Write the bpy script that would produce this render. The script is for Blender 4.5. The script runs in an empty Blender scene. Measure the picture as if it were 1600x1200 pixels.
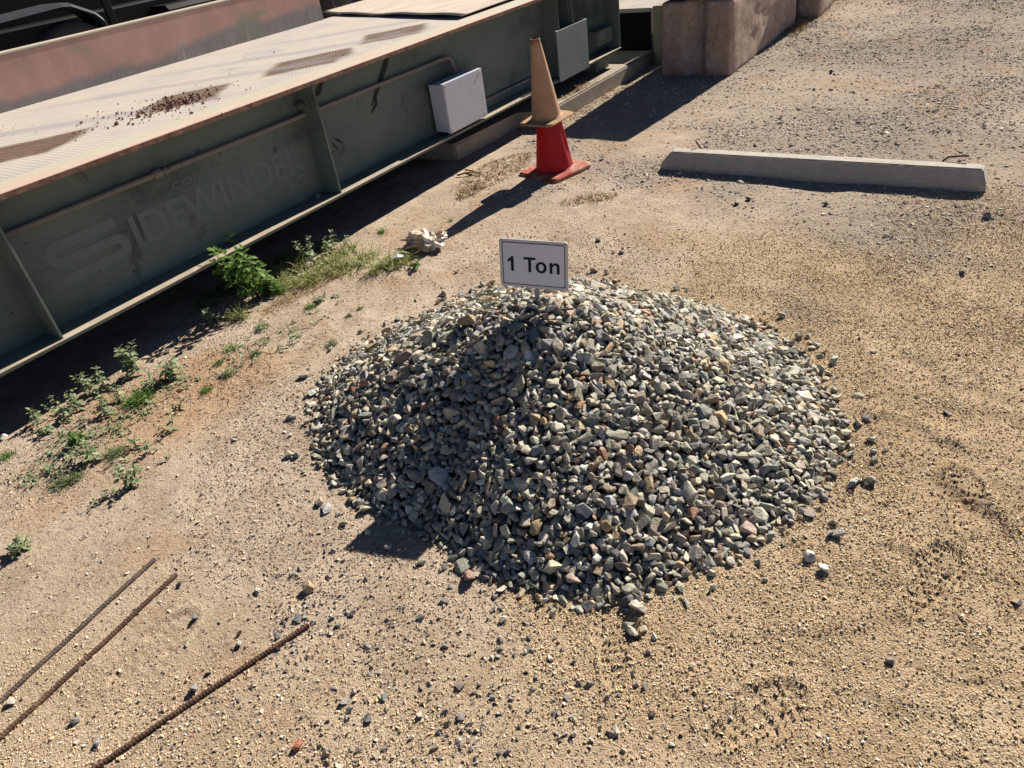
import bpy, bmesh, math, random
import numpy as np
from mathutils import Vector, Matrix
R_ = math.radians
rng = np.random.default_rng(11)
random.seed(5)
S = bpy.context.scene
COL = S.collection

# ------------------------------------------------------------------ camera
F_PX, PPX, PPY, CAM_H = 1118.0, 800.0, 600.0, 1.6
_d = np.array([1050 - PPX, 2200 - PPY, F_PX]); _d /= np.linalg.norm(_d)
_up = -_d
_y = np.array([0, 0, 1.]) - _up * _up[2]; _y /= np.linalg.norm(_y)
_x = np.cross(_y, _up)
RC = np.array([_x, _y, _up])
cam_d = bpy.data.cameras.new('camera'); cam = bpy.data.objects.new('camera', cam_d); COL.objects.link(cam)
cam_d.sensor_width = 36; cam_d.lens = 36 * F_PX / 1600; cam_d.clip_start = .05; cam_d.clip_end = 500
M4 = Matrix(((RC[0, 0], -RC[0, 1], -RC[0, 2], 0), (RC[1, 0], -RC[1, 1], -RC[1, 2], 0), (RC[2, 0], -RC[2, 1], -RC[2, 2], CAM_H), (0, 0, 0, 1)))
cam.matrix_world = M4
S.camera = cam
S.render.resolution_x, S.render.resolution_y = 1024, 768
# ------------------------------------------------------------------ light
SUN_AZ, SUN_EL = 48.6, 33.5
w = bpy.data.worlds.new('World'); S.world = w; w.use_nodes = True
nt = w.node_tree; bg = nt.nodes['Background']
sky = nt.nodes.new('ShaderNodeTexSky'); sky.sky_type = 'NISHITA'; sky.sun_disc = False
sky.sun_elevation = R_(SUN_EL); sky.sun_rotation = R_(90 - SUN_AZ)
nt.links.new(sky.outputs[0], bg.inputs[0]); bg.inputs[1].default_value = 0.05
sky.air_density = .55; sky.dust_density = .2; sky.ozone_density = 1.0; sky.altitude = 2500
sl = bpy.data.lights.new('sun', 'SUN'); sl.energy = 5.0; sl.angle = R_(.5); sl.color = (1, .93, .82)
so = bpy.data.objects.new('sun', sl); COL.objects.link(so)
_s = Vector((math.cos(R_(SUN_AZ)) * math.cos(R_(SUN_EL)), math.sin(R_(SUN_AZ)) * math.cos(R_(SUN_EL)), math.sin(R_(SUN_EL))))
so.rotation_euler = _s.to_track_quat('Z', 'Y').to_euler(); so.location = (6, 6, 6)
S.view_settings.view_transform = 'Standard'; S.view_settings.look = 'None'
S.view_settings.exposure = 0.78; S.view_settings.gamma = 1
S.cycles.max_bounces = 6; S.cycles.diffuse_bounces = 1

# ------------------------------------------------------------------ helpers
def ray(u, v):
    r = RC @ np.array([u - PPX, v - PPY, F_PX]); return r / np.linalg.norm(r)
def at(u, v, z=0.0):
    """where the sight line of a photograph pixel meets height z (used to survey positions)"""
    r = ray(u, v); t = (z - CAM_H) / r[2]; return np.array([0, 0, CAM_H]) + r * t

def _hash(ix, iy, seed):
    h = (ix * 374761393 + iy * 668265263 + seed * 1442695041) & 0xFFFFFFFF
    h = ((h ^ (h >> 13)) * 1274126177) & 0xFFFFFFFF
    return ((h ^ (h >> 16)) & 0xFFFF) / 65535.0
def vnoise(x, y, f, seed=0):
    x = np.asarray(x, float) * f + 1000.0; y = np.asarray(y, float) * f + 1000.0
    ix = np.floor(x).astype(np.int64); iy = np.floor(y).astype(np.int64)
    fx = x - ix; fy = y - iy; fx = fx * fx * (3 - 2 * fx); fy = fy * fy * (3 - 2 * fy)
    a = _hash(ix, iy, seed); b = _hash(ix + 1, iy, seed); c = _hash(ix, iy + 1, seed); d = _hash(ix + 1, iy + 1, seed)
    return (a * (1 - fx) + b * fx) * (1 - fy) + (c * (1 - fx) + d * fx) * fy
def fbm(x, y, f, seed=0, o=4, g=.5):
    s = 0; a = 1; t = 0
    for k in range(o):
        s = s + a * vnoise(x, y, f * 2 ** k, seed + k * 17); t += a; a *= g
    return s / t - .5
def sstep(a, b, x):
    t = np.clip((x - a) / (b - a), 0, 1); return t * t * (3 - 2 * t)

def tag(o, label=None, cat=None, group=None, kind=None):
    if label: o['label'] = label
    if cat: o['category'] = cat
    if group: o['group'] = group
    if kind: o['kind'] = kind
    return o
def empty(name, loc=(0, 0, 0), rot=(0, 0, 0)):
    o = bpy.data.objects.new(name, None); COL.objects.link(o); o.location = loc; o.rotation_euler = rot
    o.empty_display_size = .1
    return o
def link(name, me, mat=None, parent=None):
    o = bpy.data.objects.new(name, me); COL.objects.link(o)
    if mat is not None and not me.materials: me.materials.append(mat)
    if parent is not None: o.parent = parent
    return o
def bm_obj(name, bm, mat, parent=None, smooth=False):
    bmesh.ops.recalc_face_normals(bm, faces=bm.faces)
    me = bpy.data.meshes.new(name); bm.to_mesh(me); bm.free()
    if smooth: me.polygons.foreach_set('use_smooth', [True] * len(me.polygons))
    return link(name, me, mat, parent)
def np_mesh(name, V, Fc, mat, parent=None, col=None, smooth=False, colname='tint'):
    V = np.asarray(V, np.float32); Fc = np.asarray(Fc, np.int32); k = Fc.shape[1]
    me = bpy.data.meshes.new(name)
    me.vertices.add(len(V)); me.vertices.foreach_set('co', V.ravel())
    me.loops.add(Fc.size); me.loops.foreach_set('vertex_index', Fc.ravel())
    me.polygons.add(len(Fc)); me.polygons.foreach_set('loop_start', np.arange(0, Fc.size, k, dtype=np.int32))
    me.polygons.foreach_set('use_smooth', np.full(len(Fc), smooth))
    me.update(calc_edges=True)
    if col is not None:
        a = me.color_attributes.new(colname, 'FLOAT_COLOR', 'POINT')
        c = np.ones((len(V), 4), np.float32); c[:, :3] = col
        a.data.foreach_set('color', c.ravel())
    return link(name, me, mat, parent)
def add_box(bm, x0, x1, y0, y1, z0, z1, bev=0, seg=1):
    b2 = bmesh.new(); bmesh.ops.create_cube(b2, size=1)
    for v in b2.verts: v.co = Vector(((x0 + x1) / 2 + v.co.x * (x1 - x0), (y0 + y1) / 2 + v.co.y * (y1 - y0), (z0 + z1) / 2 + v.co.z * (z1 - z0)))
    if bev: bmesh.ops.bevel(b2, geom=b2.edges[:], offset=bev, segments=seg, affect='EDGES', profile=.7)
    me = bpy.data.meshes.new('t'); b2.to_mesh(me); b2.free(); bm.from_mesh(me); bpy.data.meshes.remove(me)
def box(name, x0, x1, y0, y1, z0, z1, mat, parent=None, bev=.003, seg=1):
    bm = bmesh.new(); add_box(bm, x0, x1, y0, y1, z0, z1, bev, seg); return bm_obj(name, bm, mat, parent)
def tube(bm, pts, r, n=8, cap=True):
    pts = [Vector(p) for p in pts]; rs = r if hasattr(r, '__len__') else [r] * len(pts)
    rings = []; up = None
    for i, p in enumerate(pts):
        a = pts[max(i - 1, 0)]; b = pts[min(i + 1, len(pts) - 1)]; t = (b - a).normalized()
        if up is None: up = t.orthogonal().normalized()
        up = (up - t * up.dot(t)).normalized(); s = t.cross(up)
        rings.append([bm.verts.new(p + (up * math.cos(2 * math.pi * k / n) + s * math.sin(2 * math.pi * k / n)) * rs[i]) for k in range(n)])
    for i in range(len(rings) - 1):
        for k in range(n):
            bm.faces.new((rings[i][k], rings[i][(k + 1) % n], rings[i + 1][(k + 1) % n], rings[i + 1][k]))
    if cap:
        bm.faces.new(rings[0][::-1]); bm.faces.new(rings[-1])
def prism(bm, poly, z0, z1, axis='z'):
    """extrude a 2D polygon"""
    f = (lambda a, b, c: (a, b, c)) if axis == 'z' else ((lambda a, b, c: (a, c, b)) if axis == 'y' else (lambda a, b, c: (c, a, b)))
    lo = [bm.verts.new(f(x, y, z0)) for x, y in poly]; hi = [bm.verts.new(f(x, y, z1)) for x, y in poly]
    bm.faces.new(lo[::-1]); bm.faces.new(hi); n = len(poly)
    for i in range(n): bm.faces.new((lo[i], lo[(i + 1) % n], hi[(i + 1) % n], hi[i]))

# ------------------------------------------------------------------ materials
class MT:
    def __init__(s, name, rough=.8, spec=.3, metal=0):
        s.m = bpy.data.materials.new(name); s.m.use_nodes = True; s.t = s.m.node_tree
        s.b = s.t.nodes['Principled BSDF']; s.b.inputs['Roughness'].default_value = rough
        s.b.inputs['Specular IOR Level'].default_value = spec; s.b.inputs['Metallic'].default_value = metal
        s.tc = s.t.nodes.new('ShaderNodeTexCoord'); s.co = s.tc.outputs['Object']
    def n(s, typ, **kw):
        nd = s.t.nodes.new(typ)
        for k, v in kw.items():
            if hasattr(nd, k): setattr(nd, k, v)
        return nd
    def put(s, sock, v):
        if hasattr(v, 'links') or hasattr(v, 'is_output'): s.t.links.new(v, sock)
        elif isinstance(v, tuple) and len(v) == 3 and sock.type == 'RGBA': sock.default_value = (*v, 1)
        else: sock.default_value = v
    def noise(s, sc, det=4, rough=.5, co=None, dist=0):
        nd = s.n('ShaderNodeTexNoise'); s.put(nd.inputs['Vector'], co or s.co); nd.inputs['Scale'].default_value = sc
        nd.inputs['Detail'].default_value = det; nd.inputs['Roughness'].default_value = rough; nd.inputs['Distortion'].default_value = dist
        return nd.outputs['Fac']
    def vor(s, sc, out='Distance', co=None, rnd=1, feat='F1'):
        nd = s.n('ShaderNodeTexVoronoi'); nd.feature = feat; s.put(nd.inputs['Vector'], co or s.co); nd.inputs['Scale'].default_value = sc
        nd.inputs['Randomness'].default_value = rnd
        return nd.outputs[out]
    def ramp(s, f, stops):
        nd = s.n('ShaderNodeValToRGB'); s.put(nd.inputs[0], f); e = nd.color_ramp.elements
        while len(e) < len(stops): e.new(.5)
        for i, (p, c) in enumerate(stops):
            e[i].position = p; e[i].color = (*c, 1) if isinstance(c, tuple) else (c, c, c, 1)
        return nd.outputs[0]
    def mix(s, f, a, b, mode='MIX'):
        nd = s.n('ShaderNodeMix'); nd.data_type = 'RGBA'; nd.blend_type = mode
        s.put(nd.inputs[0], f); s.put(nd.inputs[6], a); s.put(nd.inputs[7], b); return nd.outputs[2]
    def math(s, op, a, b=0.0, c=None):
        nd = s.n('ShaderNodeMath'); nd.operation = op; s.put(nd.inputs[0], a); s.put(nd.inputs[1], b)
        if c is not None: s.put(nd.inputs[2], c)
        return nd.outputs[0]
    def mapped(s, scale=(1, 1, 1), rot=(0, 0, 0)):
        nd = s.n('ShaderNodeMapping'); s.put(nd.inputs[0], s.co); nd.inputs['Scale'].default_value = scale; nd.inputs['Rotation'].default_value = rot
        return nd.outputs[0]
    def attr(s, name, out='Color'):
        nd = s.n('ShaderNodeAttribute'); nd.attribute_name = name; return nd.outputs[out]
    def sep(s, c):
        nd = s.n('ShaderNodeSeparateColor'); s.put(nd.inputs[0], c); return nd.outputs
    def sepxyz(s, c=None):
        nd = s.n('ShaderNodeSeparateXYZ'); s.put(nd.inputs[0], c or s.co); return nd.outputs
    def bump(s, h, dist, strength=1, prev=None):
        nd = s.n('ShaderNodeBump'); s.put(nd.inputs['Height'], h); nd.inputs['Distance'].default_value = dist; nd.inputs['Strength'].default_value = strength
        if prev is not None: s.put(nd.inputs['Normal'], prev)
        return nd.outputs[0]
    def done(s, col, nrm=None, rough=None):
        s.put(s.b.inputs['Base Color'], col)
        if nrm is not None: s.put(s.b.inputs['Normal'], nrm)
        if rough is not None: s.put(s.b.inputs['Roughness'], rough)
        return s.m

def simple(name, c, rough=.7, spec=.3, metal=0, var=.15, sc=12, dust=None, dsc=5, bump=0):
    m = MT(name, rough, spec, metal)
    n = m.noise(sc, 5, .6)
    col = m.mix(1, c, m.ramp(n, [(.25, 1 - var), (.75, 1 + var if 1 + var < 1 else 1.0)]), 'MULTIPLY')
    if dust is not None:
        col = m.mix(m.ramp(m.noise(dsc, 6, .65), [(.42, 0.0), (.68, .75)]), col, dust)
    return m.done(col, m.bump(n, bump) if bump else None)

M = {}
# ground
m = MT('ground', 1, .05)
z = m.sep(m.attr('zone'))           # R golden grit, G grey gravel, B reddish soil
big = m.noise(1.3, 5, .6)
c_sand = m.ramp(big, [(.3, (.47, .36, .268)), (.5, (.55, .435, .33)), (.72, (.62, .505, .395))])
c_gold = m.ramp(m.noise(2.1, 5, .6), [(.3, (.54, .39, .24)), (.7, (.68, .52, .345))])
c_grey = m.ramp(m.noise(1.7, 5, .65), [(.3, (.33, .275, .225)), (.7, (.46, .385, .31))])
c_red = m.ramp(m.noise(7, 5, .6), [(.3, (.42, .24, .13)), (.7, (.52, .35, .21))])
c_sand = m.mix(m.ramp(m.noise(4.2, 6, .7, None, .6), [(.40, .55), (.56, 0.0)]), c_sand, (.36, .265, .185))
c_sand = m.mix(m.ramp(m.noise(2.7, 5, .6, None, .4), [(.54, 0.0), (.70, .7)]), c_sand, (.63, .52, .41))
c_gold = m.mix(m.ramp(m.noise(3.4, 6, .7, None, .6), [(.40, .45), (.55, 0.0)]), c_gold, (.40, .285, .165))
c = m.mix(z[0], c_sand, c_gold); c = m.mix(z[1], c, c_grey); c = m.mix(z[2], c, c_red)
cell = m.sep(m.vor(210, 'Color'))
cell2 = m.sep(m.vor(95, 'Color'))
sp = m.ramp(cell[0], [(0, .66), (.5, .95), (1, 1.0)])
c = m.mix(m.math('ADD', .5, m.math('MULTIPLY', z[0], .35)), c, m.mix(1, c, sp, 'MULTIPLY'))
# scattered dark and pale grains
dk = m.ramp(cell2[1], [(.93, 0.0), (.95, .55)])
c = m.mix(dk, c, (.16, .12, .10))
lt = m.ramp(cell[2], [(.93, 0.0), (.96, .5)])
c = m.mix(lt, c, (.72, .62, .50))
c = m.mix(m.math('MULTIPLY', z[1], .5), c, m.mix(1, c, m.ramp(cell2[0], [(0, .5), (.6, .95), (1, 1.0)]), 'MULTIPLY'))
sd1 = m.noise(150, 4, .75); h1 = m.vor(210, 'Distance'); h2 = m.noise(60, 6, .7); h3 = m.noise(9, 5, .6); h4 = m.vor(95, 'Distance')
nrm = m.bump(h3, .012, .8)
nrm = m.bump(h2, .008, .8, nrm); nrm = m.bump(sd1, .005, .9, nrm)
nrm = m.bump(m.math('MULTIPLY', h1, m.math('ADD', -.12, m.math('MULTIPLY', z[0], -.75))), .004, 1, nrm)
nrm = m.bump(m.math('MULTIPLY', h4, m.math('MULTIPLY', z[1], -1)), .007, 1, nrm)
M['ground'] = m.done(c, nrm)
# stones: per-stone colour
def stone_mat(name, bs=1.0, dark=.62, freq=45):
    m = MT(name, .62, .4)
    t = m.attr('tint')
    n = m.noise(freq, 6, .65); n2 = m.noise(160, 4, .6)
    c = m.mix(1, t, m.ramp(n, [(.3, dark), (.62, 1.0)]), 'MULTIPLY')
    c = m.mix(m.ramp(n2, [(.62, 0.0), (.72, .3)]), c, (.5, .47, .40))
    nr = m.bump(n, .006 * bs, .9); nr = m.bump(n2, .002 * bs, .8, nr)
    return m.done(c, nr)
M['stone'] = stone_mat('crushed_stone')
m = MT('grit', 1, .1); M['grit'] = m.done(m.attr('tint'))
# steel paint
m = MT('green_paint', .6, .35)
a = m.noise(1.4, 5, .6, m.mapped((1, 1, 2.2))); b = m.noise(9, 6, .7)
c = m.ramp(a, [(.36, (.075, .095, .083)), (.47, (.122, .165, .143)), (.65, (.160, .200, .172))])
c = m.mix(m.ramp(b, [(.45, 0.0), (.8, .5)]), c, (.20, .20, .175))
st = m.noise(2.4, 4, .55, m.mapped((1.3, 1, .9)), 1.2)
c = m.mix(m.ramp(st, [(.60, 0.0), (.66, .6)]), c, (.035, .048, .046))
pt = m.noise(26, 3, .5); c = m.mix(m.ramp(pt, [(.70, 0.0), (.73, .7)]), c, (.03, .05, .04))
ds = m.noise(70, 3, .6, m.mapped((1, 1, .15))); c = m.mix(m.ramp(ds, [(.6, 0.0), (.8, .25)]), c, (.28, .25, .2))
M['green'] = m.done(c, m.bump(b, .002, .5))
m = MT('green_edge', .7, .3)
n = m.noise(6, 6, .65); c = m.ramp(n, [(.35, (.13, .16, .14)), (.6, (.24, .24, .20)), (.75, (.38, .33, .26))])
M['ledge'] = m.done(c)
NFL = 3.262
m = MT('worn_flange_paint', .75, .25)   # top flange: chalky pink primer, pale green, dust
n = m.noise(2.2, 6, .6, m.mapped((1, 3, 3))); n2 = m.noise(14, 6, .7, m.mapped((.6, 2, 2)))
c = m.ramp(n, [(.34, (.44, .47, .39)), (.46, (.60, .49, .40)), (.56, (.58, .42, .35)), (.7, (.66, .54, .43))])
yy = m.sepxyz()[1]; inn = m.math('MULTIPLY', m.math('GREATER_THAN', yy, NFL), m.ramp(m.noise(5, 5, .6, m.mapped((.5, 1, 1))), [(.35, .15), (.6, .8)]))
c = m.mix(inn, c, (.47, .49, .40))
c = m.mix(m.ramp(n2, [(.4, 0.0), (.66, .65)]), c, (.60, .47, .34))
M['flange'] = m.done(c, m.bump(n2, .002, .5))
m = MT('rust_lip', .8, .2); n = m.noise(30, 5, .7)
M['lip'] = m.done(m.ramp(n, [(.35, (.16, .08, .06)), (.65, (.33, .20, .15))]))
# deck plate
m = MT('tread_plate', .8, .25)
t = m.sep(m.attr('zone'))
xyz = m.sepxyz()
u1 = m.math('SINE', m.math('MULTIPLY', m.math('ADD', xyz[0], xyz[1]), 115.0)); u2 = m.math('SINE', m.math('MULTIPLY', m.math('SUBTRACT', xyz[0], xyz[1]), 115.0))
pat = m.math('MAXIMUM', m.math('MULTIPLY', u1, u2), 0.0)
n = m.noise(3.0, 6, .65); n2 = m.noise(30, 5, .7)
c = m.ramp(n, [(.33, (.43, .395, .375)), (.5, (.52, .46, .405)), (.68, (.57, .485, .395))])
c = m.mix(m.math('MULTIPLY', pat, m.ramp(n2, [(.35, .06), (.65, .36)])), c, (.34, .32, .34))
c = m.mix(t[0], c, m.ramp(n2, [(.35, (.12, .076, .052)), (.65, (.20, .13, .085))]))
c = m.mix(t[1], c, (.30, .28, .31))
M['deck'] = m.done(c, m.bump(pat, .0025, .6))
m = MT('dusty_plate', .85, .2); n = m.noise(2.0, 6, .6, m.mapped((1, 4, 1))); n2 = m.noise(9, 6, .7)
c = m.ramp(n, [(.35, (.52, .43, .36)), (.65, (.66, .56, .46))]); c = m.mix(m.ramp(n2, [(.55, 0.0), (.75, .4)]), c, (.45, .36, .29))
M['dusty'] = m.done(c, m.bump(n2, .003, .4))
# guide rail: red primer above, blue-grey scrape below, green remains
m = MT('scuffed_red_primer', .7, .3)
xyz = m.sepxyz(); n = m.noise(3.2, 6, .6, m.mapped((1, 1, .6))); n2 = m.noise(24, 5, .7, m.mapped((1, 1, .12), (0, .35, 0))); n3 = m.noise(1.4, 3, .5)
c = m.ramp(n, [(.3, (.38, .25, .205)), (.5, (.50, .30, .255)), (.68, (.57, .37, .31))])
lim = m.math('ADD', m.math('ADD', .895, m.math('MULTIPLY', xyz[0], .034)), m.math('MULTIPLY', m.math('SUBTRACT', n3, .5), .16))
scr = m.math('ADD', m.math('MULTIPLY', m.math('SUBTRACT', lim, xyz[2]), 18.0), m.math('MULTIPLY', m.math('SUBTRACT', n2, .5), 2.2))
c = m.mix(m.ramp(scr, [(.2, 0.0), (1.0, .8)]), c, m.ramp(n2, [(.3, (.15, .17, .18)), (.7, (.26, .26, .265))]))
g = m.noise(2.3, 4, .5, m.mapped((1, 1, 1.5))); c = m.mix(m.ramp(g, [(.6, 0.0), (.68, .6)]), c, (.22, .27, .19))
c = m.mix(m.ramp(n2, [(.62, 0.0), (.74, .45)]), c, (.62, .48, .42))
M['rail'] = m.done(c, m.bump(n2, .001, .4))
M['conduit'] = simple('grey_conduit', (.27, .235, .215), .55, .3, 0, .3, 20)
m = MT('box_paint', .45, .4); n = m.noise(4, 5, .6); n2 = m.noise(60, 3, .6, m.mapped((1, 1, .2)))
c = m.ramp(n, [(.3, (.55, .575, .65)), (.7, (.64, .66, .73))]); c = m.mix(m.ramp(n2, [(.66, 0.0), (.75, .4)]), c, (.40, .35, .30))
M['boxpaint'] = m.done(c)
m = MT('panel_paint', .6, .3); n = m.noise(5, 6, .7); n2 = m.noise(50, 4, .6, m.mapped((1, 1, .2)))
c = m.ramp(n, [(.3, (.20, .225, .235)), (.7, (.27, .29, .29))]); c = m.mix(m.ramp(n2, [(.6, 0.0), (.75, .5)]), c, (.20, .19, .16))
M['panel'] = m.done(c)
M['screw'] = simple('bright_screw', (.75, .75, .78), .3, .6, .6)
def concrete(name, a, b, bsc=30, bd=.006, rough=.9):
    m = MT(name, rough, .15)
    n = m.noise(3, 6, .65); n2 = m.noise(bsc, 6, .7); n3 = m.noise(160, 3, .6)
    c = m.ramp(n, [(.3, a), (.7, b)]); c = m.mix(m.ramp(n2, [(.35, .35), (.6, 0.0)]), c, tuple(q * .6 for q in a))
    c = m.mix(m.ramp(n3, [(.66, 0.0), (.72, .35)]), c, tuple(min(1, q * 1.3) for q in b))
    return m.done(c, m.bump(n2, bd, .8, m.bump(n3, .002, .5)))
M['sunlit_edge'] = simple('sunlit_edge_tan', (.52, .44, .34), .9, .1, 0, .35, 9)  # pale dusty tan that paints in the sunlit rim of the bottom flange
M['stop'] = concrete('pale_concrete', (.44, .40, .345), (.55, .505, .44), 25, .003)
M['pad'] = concrete('dusty_concrete', (.36, .30, .24), (.47, .40, .32), 20, .004)
M['slab'] = concrete('slab_concrete', (.42, .37, .32), (.52, .47, .41), 14, .003)
m = MT('rough_brown_concrete', .95, .1)
n = m.noise(4, 6, .7); n2 = m.noise(14, 8, .72, None, .5); v = m.vor(9, 'Distance', None, 1); n3 = m.noise(70, 4, .7)
c = m.ramp(n, [(.3, (.43, .30, .23)), (.5, (.60, .44, .36)), (.7, (.70, .56, .47))]); c = m.mix(m.ramp(n2, [(.3, .5), (.5, 0.0)]), c, (.17, .11, .08))
c = m.mix(m.ramp(n3, [(.62, 0.0), (.7, .35)]), c, (.45, .36, .29))
M['block'] = m.done(c, m.bump(n3, .010, .8, m.bump(n2, .05, .9, m.bump(v, .04, .7))))
m = MT('faded_red_plastic', .5, .35); n = m.noise(9, 6, .65); xyz = m.sepxyz()
c = m.ramp(n, [(.3, (.31, .008, .018)), (.7, (.40, .018, .026))])
dz = m.math('ADD', m.math('MULTIPLY', m.math('SUBTRACT', .10, xyz[2]), 4.0), m.math('MULTIPLY', n, .5))
c = m.mix(m.ramp(m.noise(16, 6, .7), [(.5, 0.0), (.8, .35)]), c, (.45, .2, .13))
out = m.t.nodes['Material Output']; tl = m.n('ShaderNodeBsdfTranslucent'); tl.inputs[0].default_value = (.62, .006, .018, 1); mx = m.n('ShaderNodeMixShader'); mx.inputs[0].default_value = .35
m.t.links.new(m.b.outputs[0], mx.inputs[1]); m.t.links.new(tl.outputs[0], mx.inputs[2]); m.t.links.new(mx.outputs[0], out.inputs[0])
M['cone_red'] = m.done(c)
m = MT('dusty_red_plastic', .8, .2); n = m.noise(14, 6, .7)
M['cone_base'] = m.done(m.ramp(n, [(.32, (.34, .03, .025)), (.48, (.42, .11, .08)), (.64, (.55, .36, .25))]))
m = MT('dusty_tan_plastic', .85, .2); n = m.noise(9, 6, .65); xyz = m.sepxyz()
c = m.ramp(n, [(.3, (.40, .235, .135)), (.7, (.50, .325, .205))])
tp = m.math('ADD', m.math('MULTIPLY', m.math('SUBTRACT', xyz[2], .43), 14.0), m.math('SUBTRACT', m.noise(35, 4, .6), .5))
c = m.mix(m.ramp(tp, [(.2, 0.0), (.8, .8)]), c, (.17, .05, .025))
M['cone_tan'] = m.done(c)
M['signmetal'] = simple('aluminium_rim', (.58, .60, .63), .45, .4, .1, .1, 20)
M['signface'] = simple('sign_face', (.70, .725, .80), .55, .3, 0, .04, 9)
M['ink'] = simple('black_ink', (.012, .012, .016), .6, .2)
M['post'] = simple('grey_post', (.30, .30, .31), .5, .4, .3)
m = MT('rusty_bar', .8, .3); n = m.noise(40, 5, .7); M['rebar'] = m.done(m.ramp(n, [(.3, (.05, .028, .02)), (.55, (.115, .06, .038)), (.75, (.24, .15, .10))]))
m = MT('dull_bar', .75, .35); n = m.noise(40, 5, .7); M['rebar2'] = m.done(m.ramp(n, [(.3, (.05, .04, .036)), (.55, (.12, .085, .065)), (.75, (.22, .17, .13))]))
def leafmat(name, a, b, tr=.25):
    m = MT(name, .55, .35); c = m.ramp(m.noise(30, 4, .6), [(.3, a), (.7, b)])
    m.b.inputs['Transmission Weight'].default_value = 0
    out = m.t.nodes['Material Output']; tl = m.n('ShaderNodeBsdfTranslucent'); m.put(tl.inputs[0], tuple(0 for _ in range(3))); m.t.links.new(c, tl.inputs[0])
    mx = m.n('ShaderNodeMixShader'); mx.inputs[0].default_value = tr
    m.t.links.new(m.b.outputs[0], mx.inputs[1]); m.t.links.new(tl.outputs[0], mx.inputs[2]); m.t.links.new(mx.outputs[0], out.inputs[0])
    m.done(c); return m.m
M['leaf'] = leafmat('weed_leaf', (.10, .19, .04), (.24, .36, .10), .35)
M['leaf_dusty'] = leafmat('dusty_leaf', (.20, .27, .13), (.36, .42, .25), .25)
M['tuft'] = leafmat('feathery_green', (.09, .19, .025), (.20, .32, .06), .3)
M['tuft_dull'] = leafmat('dull_feathery_green', (.13, .18, .07), (.24, .28, .13), .25)
M['grass'] = leafmat('grass_blade', (.24, .31, .08), (.48, .46, .20), .35)
M['stem'] = simple('weed_stem', (.20, .15, .08), .8)
M['straw'] = simple('dry_straw', (.42, .28, .14), .9, .1, 0, .5, 30)
M['leaflitter'] = simple('dry_brown_leaf', (.46, .31, .18), .9, .1, 0, .5, 20)
m = MT('plastic_film', .35, .5); n = m.noise(16, 5, .65)
c = m.ramp(n, [(.38, (.66, .46, .31)), (.5, (.80, .68, .54)), (.62, (.88, .85, .80))])
out = m.t.nodes['Material Output']; tl = m.n('ShaderNodeBsdfTranslucent'); m.t.links.new(c, tl.inputs[0]); mx = m.n('ShaderNodeMixShader'); mx.inputs[0].default_value = .3
m.t.links.new(m.b.outputs[0], mx.inputs[1]); m.t.links.new(tl.outputs[0], mx.inputs[2]); m.t.links.new(mx.outputs[0], out.inputs[0])
M['bag'] = m.done(c)
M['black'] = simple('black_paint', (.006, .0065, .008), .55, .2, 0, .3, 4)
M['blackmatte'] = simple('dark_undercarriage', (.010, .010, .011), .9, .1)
M['tyre'] = simple('tyre_rubber', (.075, .072, .068), .85, .2, 0, .3, 20)
M['mud'] = simple('mudguard_rim', (.08, .088, .10), .4, .5, .2, .3, 9)
M['ghost'] = simple('faded_lettering', (.203, .217, .211), .7, .2, 0, .12, 14)
M['ghost2'] = simple('faded_small_lettering', (.198, .212, .192), .7, .2, 0, .15, 30)
M['stroke'] = simple('dark_paint_stroke', (.035, .050, .048), .7, .2, 0, .4, 12)

# ------------------------------------------------------------------ the weighbridge frame of reference
TH = 51.9
E1 = np.array([math.cos(R_(TH)), math.sin(R_(TH))]); N1 = np.array([math.sin(R_(TH)), -math.cos(R_(TH))])
def tn(t, n):  # along the beam, towards the camera (negative = away) -> world xy
    return E1 * t + N1 * n

# ------------------------------------------------------------------ ground
PC = np.array([.165, 2.2])
FOOT = np.array([[-.795, 2.544], [-.785, 2.33], [-.771, 2.185], [-.69, 1.942], [-.58, 1.759], [-.40, 1.60], [-.27, 1.49], [-.14, 1.36], [0.0, 1.27], [.12, 1.225], [.262, 1.205], [.365, 1.21],
                 [.47, 1.255], [.65, 1.33], [.84, 1.45], [1.00, 1.645], [1.08, 1.789], [1.12, 1.96], [1.13, 2.2], [1.045, 2.43], [.89, 2.67], [.66, 2.90], [.40, 3.07], [.12, 3.14], [-.17, 3.10], [-.45, 2.97], [-.68, 2.76]])
_fd = FOOT - PC; _fa = np.arctan2(_fd[:, 1], _fd[:, 0]); _fr = np.hypot(_fd[:, 0], _fd[:, 1]); _o = np.argsort(_fa); _fa = _fa[_o]; _fr = _fr[_o]
def foot_s(x, y):
    dx = x - PC[0]; dy = y - PC[1]; a = np.arctan2(dy, dx)
    r = np.interp(a, _fa, _fr, period=2 * math.pi) * (.968 + .05 * fbm(np.cos(a) * 2, np.sin(a) * 2, 1.6, 5, 3) * 2); return np.hypot(dx, dy) / r
PK = np.array([.135, 2.27])
def pile_h(x, y):
    """target surface of the heap above the ground"""
    s = foot_s(x, y)
    # shift the peak slightly toward the sign
    h = .402 * (1 - np.clip(s, 0, 1) ** 1.25)
    h = h + (.013 * fbm(x, y, 3.2, 3, 3) + .012 * fbm(x, y, 9, 6, 2)) * 2 * sstep(1.0, .75, s)
    return np.where(s < 1, h, 0)

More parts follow.
